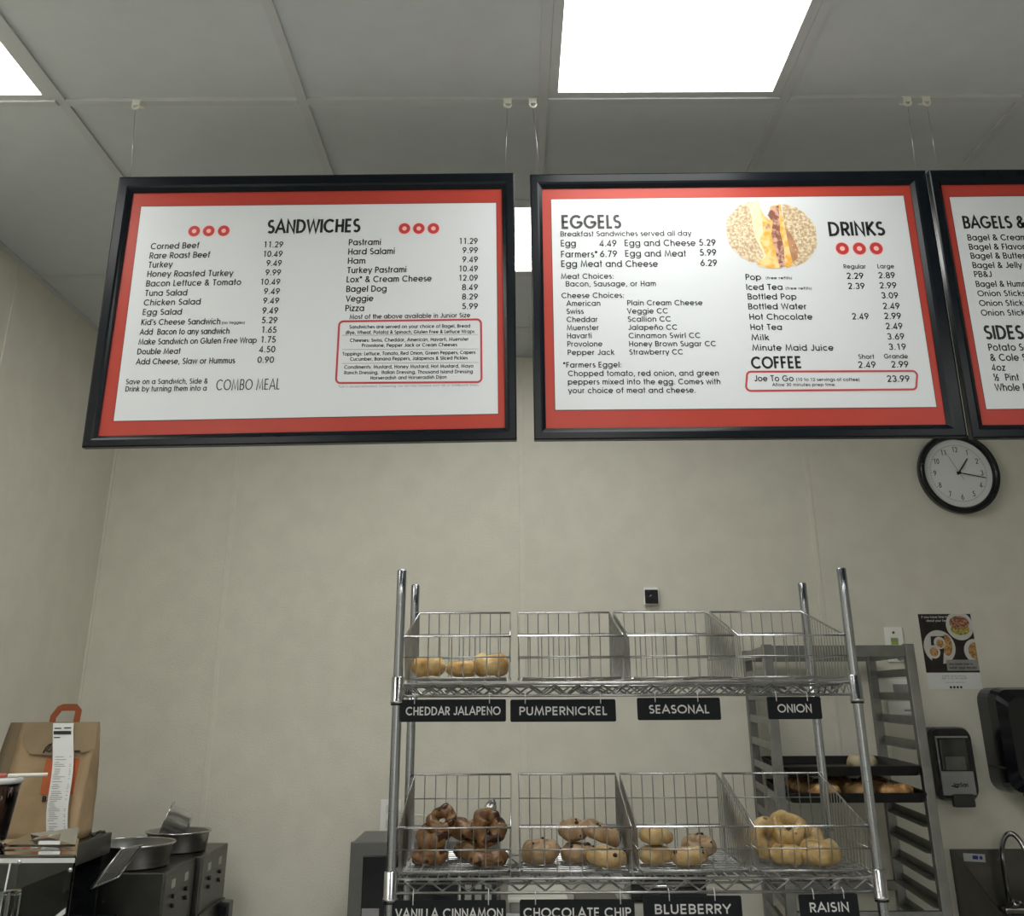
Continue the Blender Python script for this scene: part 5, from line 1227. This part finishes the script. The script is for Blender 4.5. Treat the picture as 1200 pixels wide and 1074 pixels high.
# iced coffee cup and the clear display case it stands on
AX0, AX1, AY0, AY1, AZ = XL+.04, -.868, 2.40, 2.745, 1.288
t = thing('display_case', 'clear acrylic display case with a hinged lid in the lower left corner', 'display case', (AX0, AY0, LT))
W, D, H = AX1-AX0, .25, AZ-LT; g = .004; sk = .088     # the right side runs back at a slant
B().box(0, W, 0, g, 0, H).build('front_pane', clear_m, t); B().box(0, W-sk, D-g, D, 0, H).build('back_pane', clear_m, t)
B().box(0, g, g, D-g, 0, H).build('side_pane', clear_m, t)
B().slab([(W-g, g, 0), (W-sk-g, D-g, 0), (W-sk-g, D-g, H), (W-g, g, H)], (g, 0, 0)).build('side_pane', clear_m, t)
B().slab([(0, 0, H), (W, 0, H), (W-sk, D, H), (0, D, H)], (0, 0, g)).build('top_pane', clear_m, t)
for zz in (.20, .355): B().slab([(g, g, zz), (W-g*2, g, zz), (W-sk-g*2, D-g, zz), (g, D-g, zz)], (0, 0, g)).build('shelf_pane', clear_m, t)
B().slab([(W-.19, .10, H+.006), (W-.040, .10, H+.006), (W-sk-.004, D, H+.022), (W-.20, D, H+.010)], (0, 0, .004)).build('hinged_lid', clear_m, t)
ed = mat('acrylic_edge', (.55,.57,.56), .12, noise=.03)
B().box(.0, W, -.002, 0, H-.010, H-.002).build('edge_strip', ed, t)
B().tube([(W-.141, -.002, .0), (W-.136, -.002, .30), (W-.126, -.002, H-.01)], .0018, 6).build('pane_seam', ed, t)
B().box(W-.122, W-.095, -.022, -.001, H-.062, H-.054, .002).box(W-.122, W-.116, -.022, -.001, H-.12, H-.056, .002).box(W-.101, W-.095, -.022, -.001, H-.12, H-.056, .002).build('door_pull', clear_m, t)
B().slab([(W-.10, -.0015, H-.170), (W-.004, -.0015, H-.095), (W-.004, -.0015, H-.085), (W-.10, -.0015, H-.158)], (0, -.002, 0)).build('brace', ed, t)
B().lathe([(.001, .006), (.0035, .005), (.0045, .001)], (W-.108, 0, H-.008), 12, axis='Y').build('hinge_stud', chrome, t)
B().lathe([(.001, .006), (.0035, .005), (.0045, .001)], (W-.006, 0, H-.022), 12, axis='Y').build('hinge_stud', chrome, t)

t = thing('iced_drink_cup', 'clear plastic cup of dark iced drink at the left edge, beside the paper bag', 'drink cup', (-1.132, 2.60, AZ+.0045))
ro = [(.001, 0), (.032, 0), (.0345, .004), (.0475, .118)]
B().lathe([(.001, .004), (.0325, .004), (.0455, .105), (.001, .105)], (0,0,0), 32).build('drink', cola_m, t)
B().lathe(ro + [(.0468, .118), (.0338, .0035), (.001, .0035)], (0,0,0), 36).build('cup_wall', clear_m, t)
B().lathe([(.0480, .112), (.0505, .114), (.0505, .120), (.047, .123), (.040, .1235), (.001, .1235)], (0,0,0), 36).build('lid', mat('lid_clear', (.55,.55,.55), .1, noise=.03), t)
st = thing('drinking_straw', 'white and red drinking straw lying across the cup lid', 'straw', (-1.172, 2.585, AZ+.1325))
B().tube([(.065, 0, 0), (.150, 0, .0015)], .0036, 10).build('straw_tube', mat('straw_white', (.75,.74,.70), .4), st)
B().tube([(-.08, 0, -.001), (.060, 0, 0)], .0046, 10).build('paper_sleeve', mat('straw_wrap', (.50,.12,.09), .5, noise=.1), st)
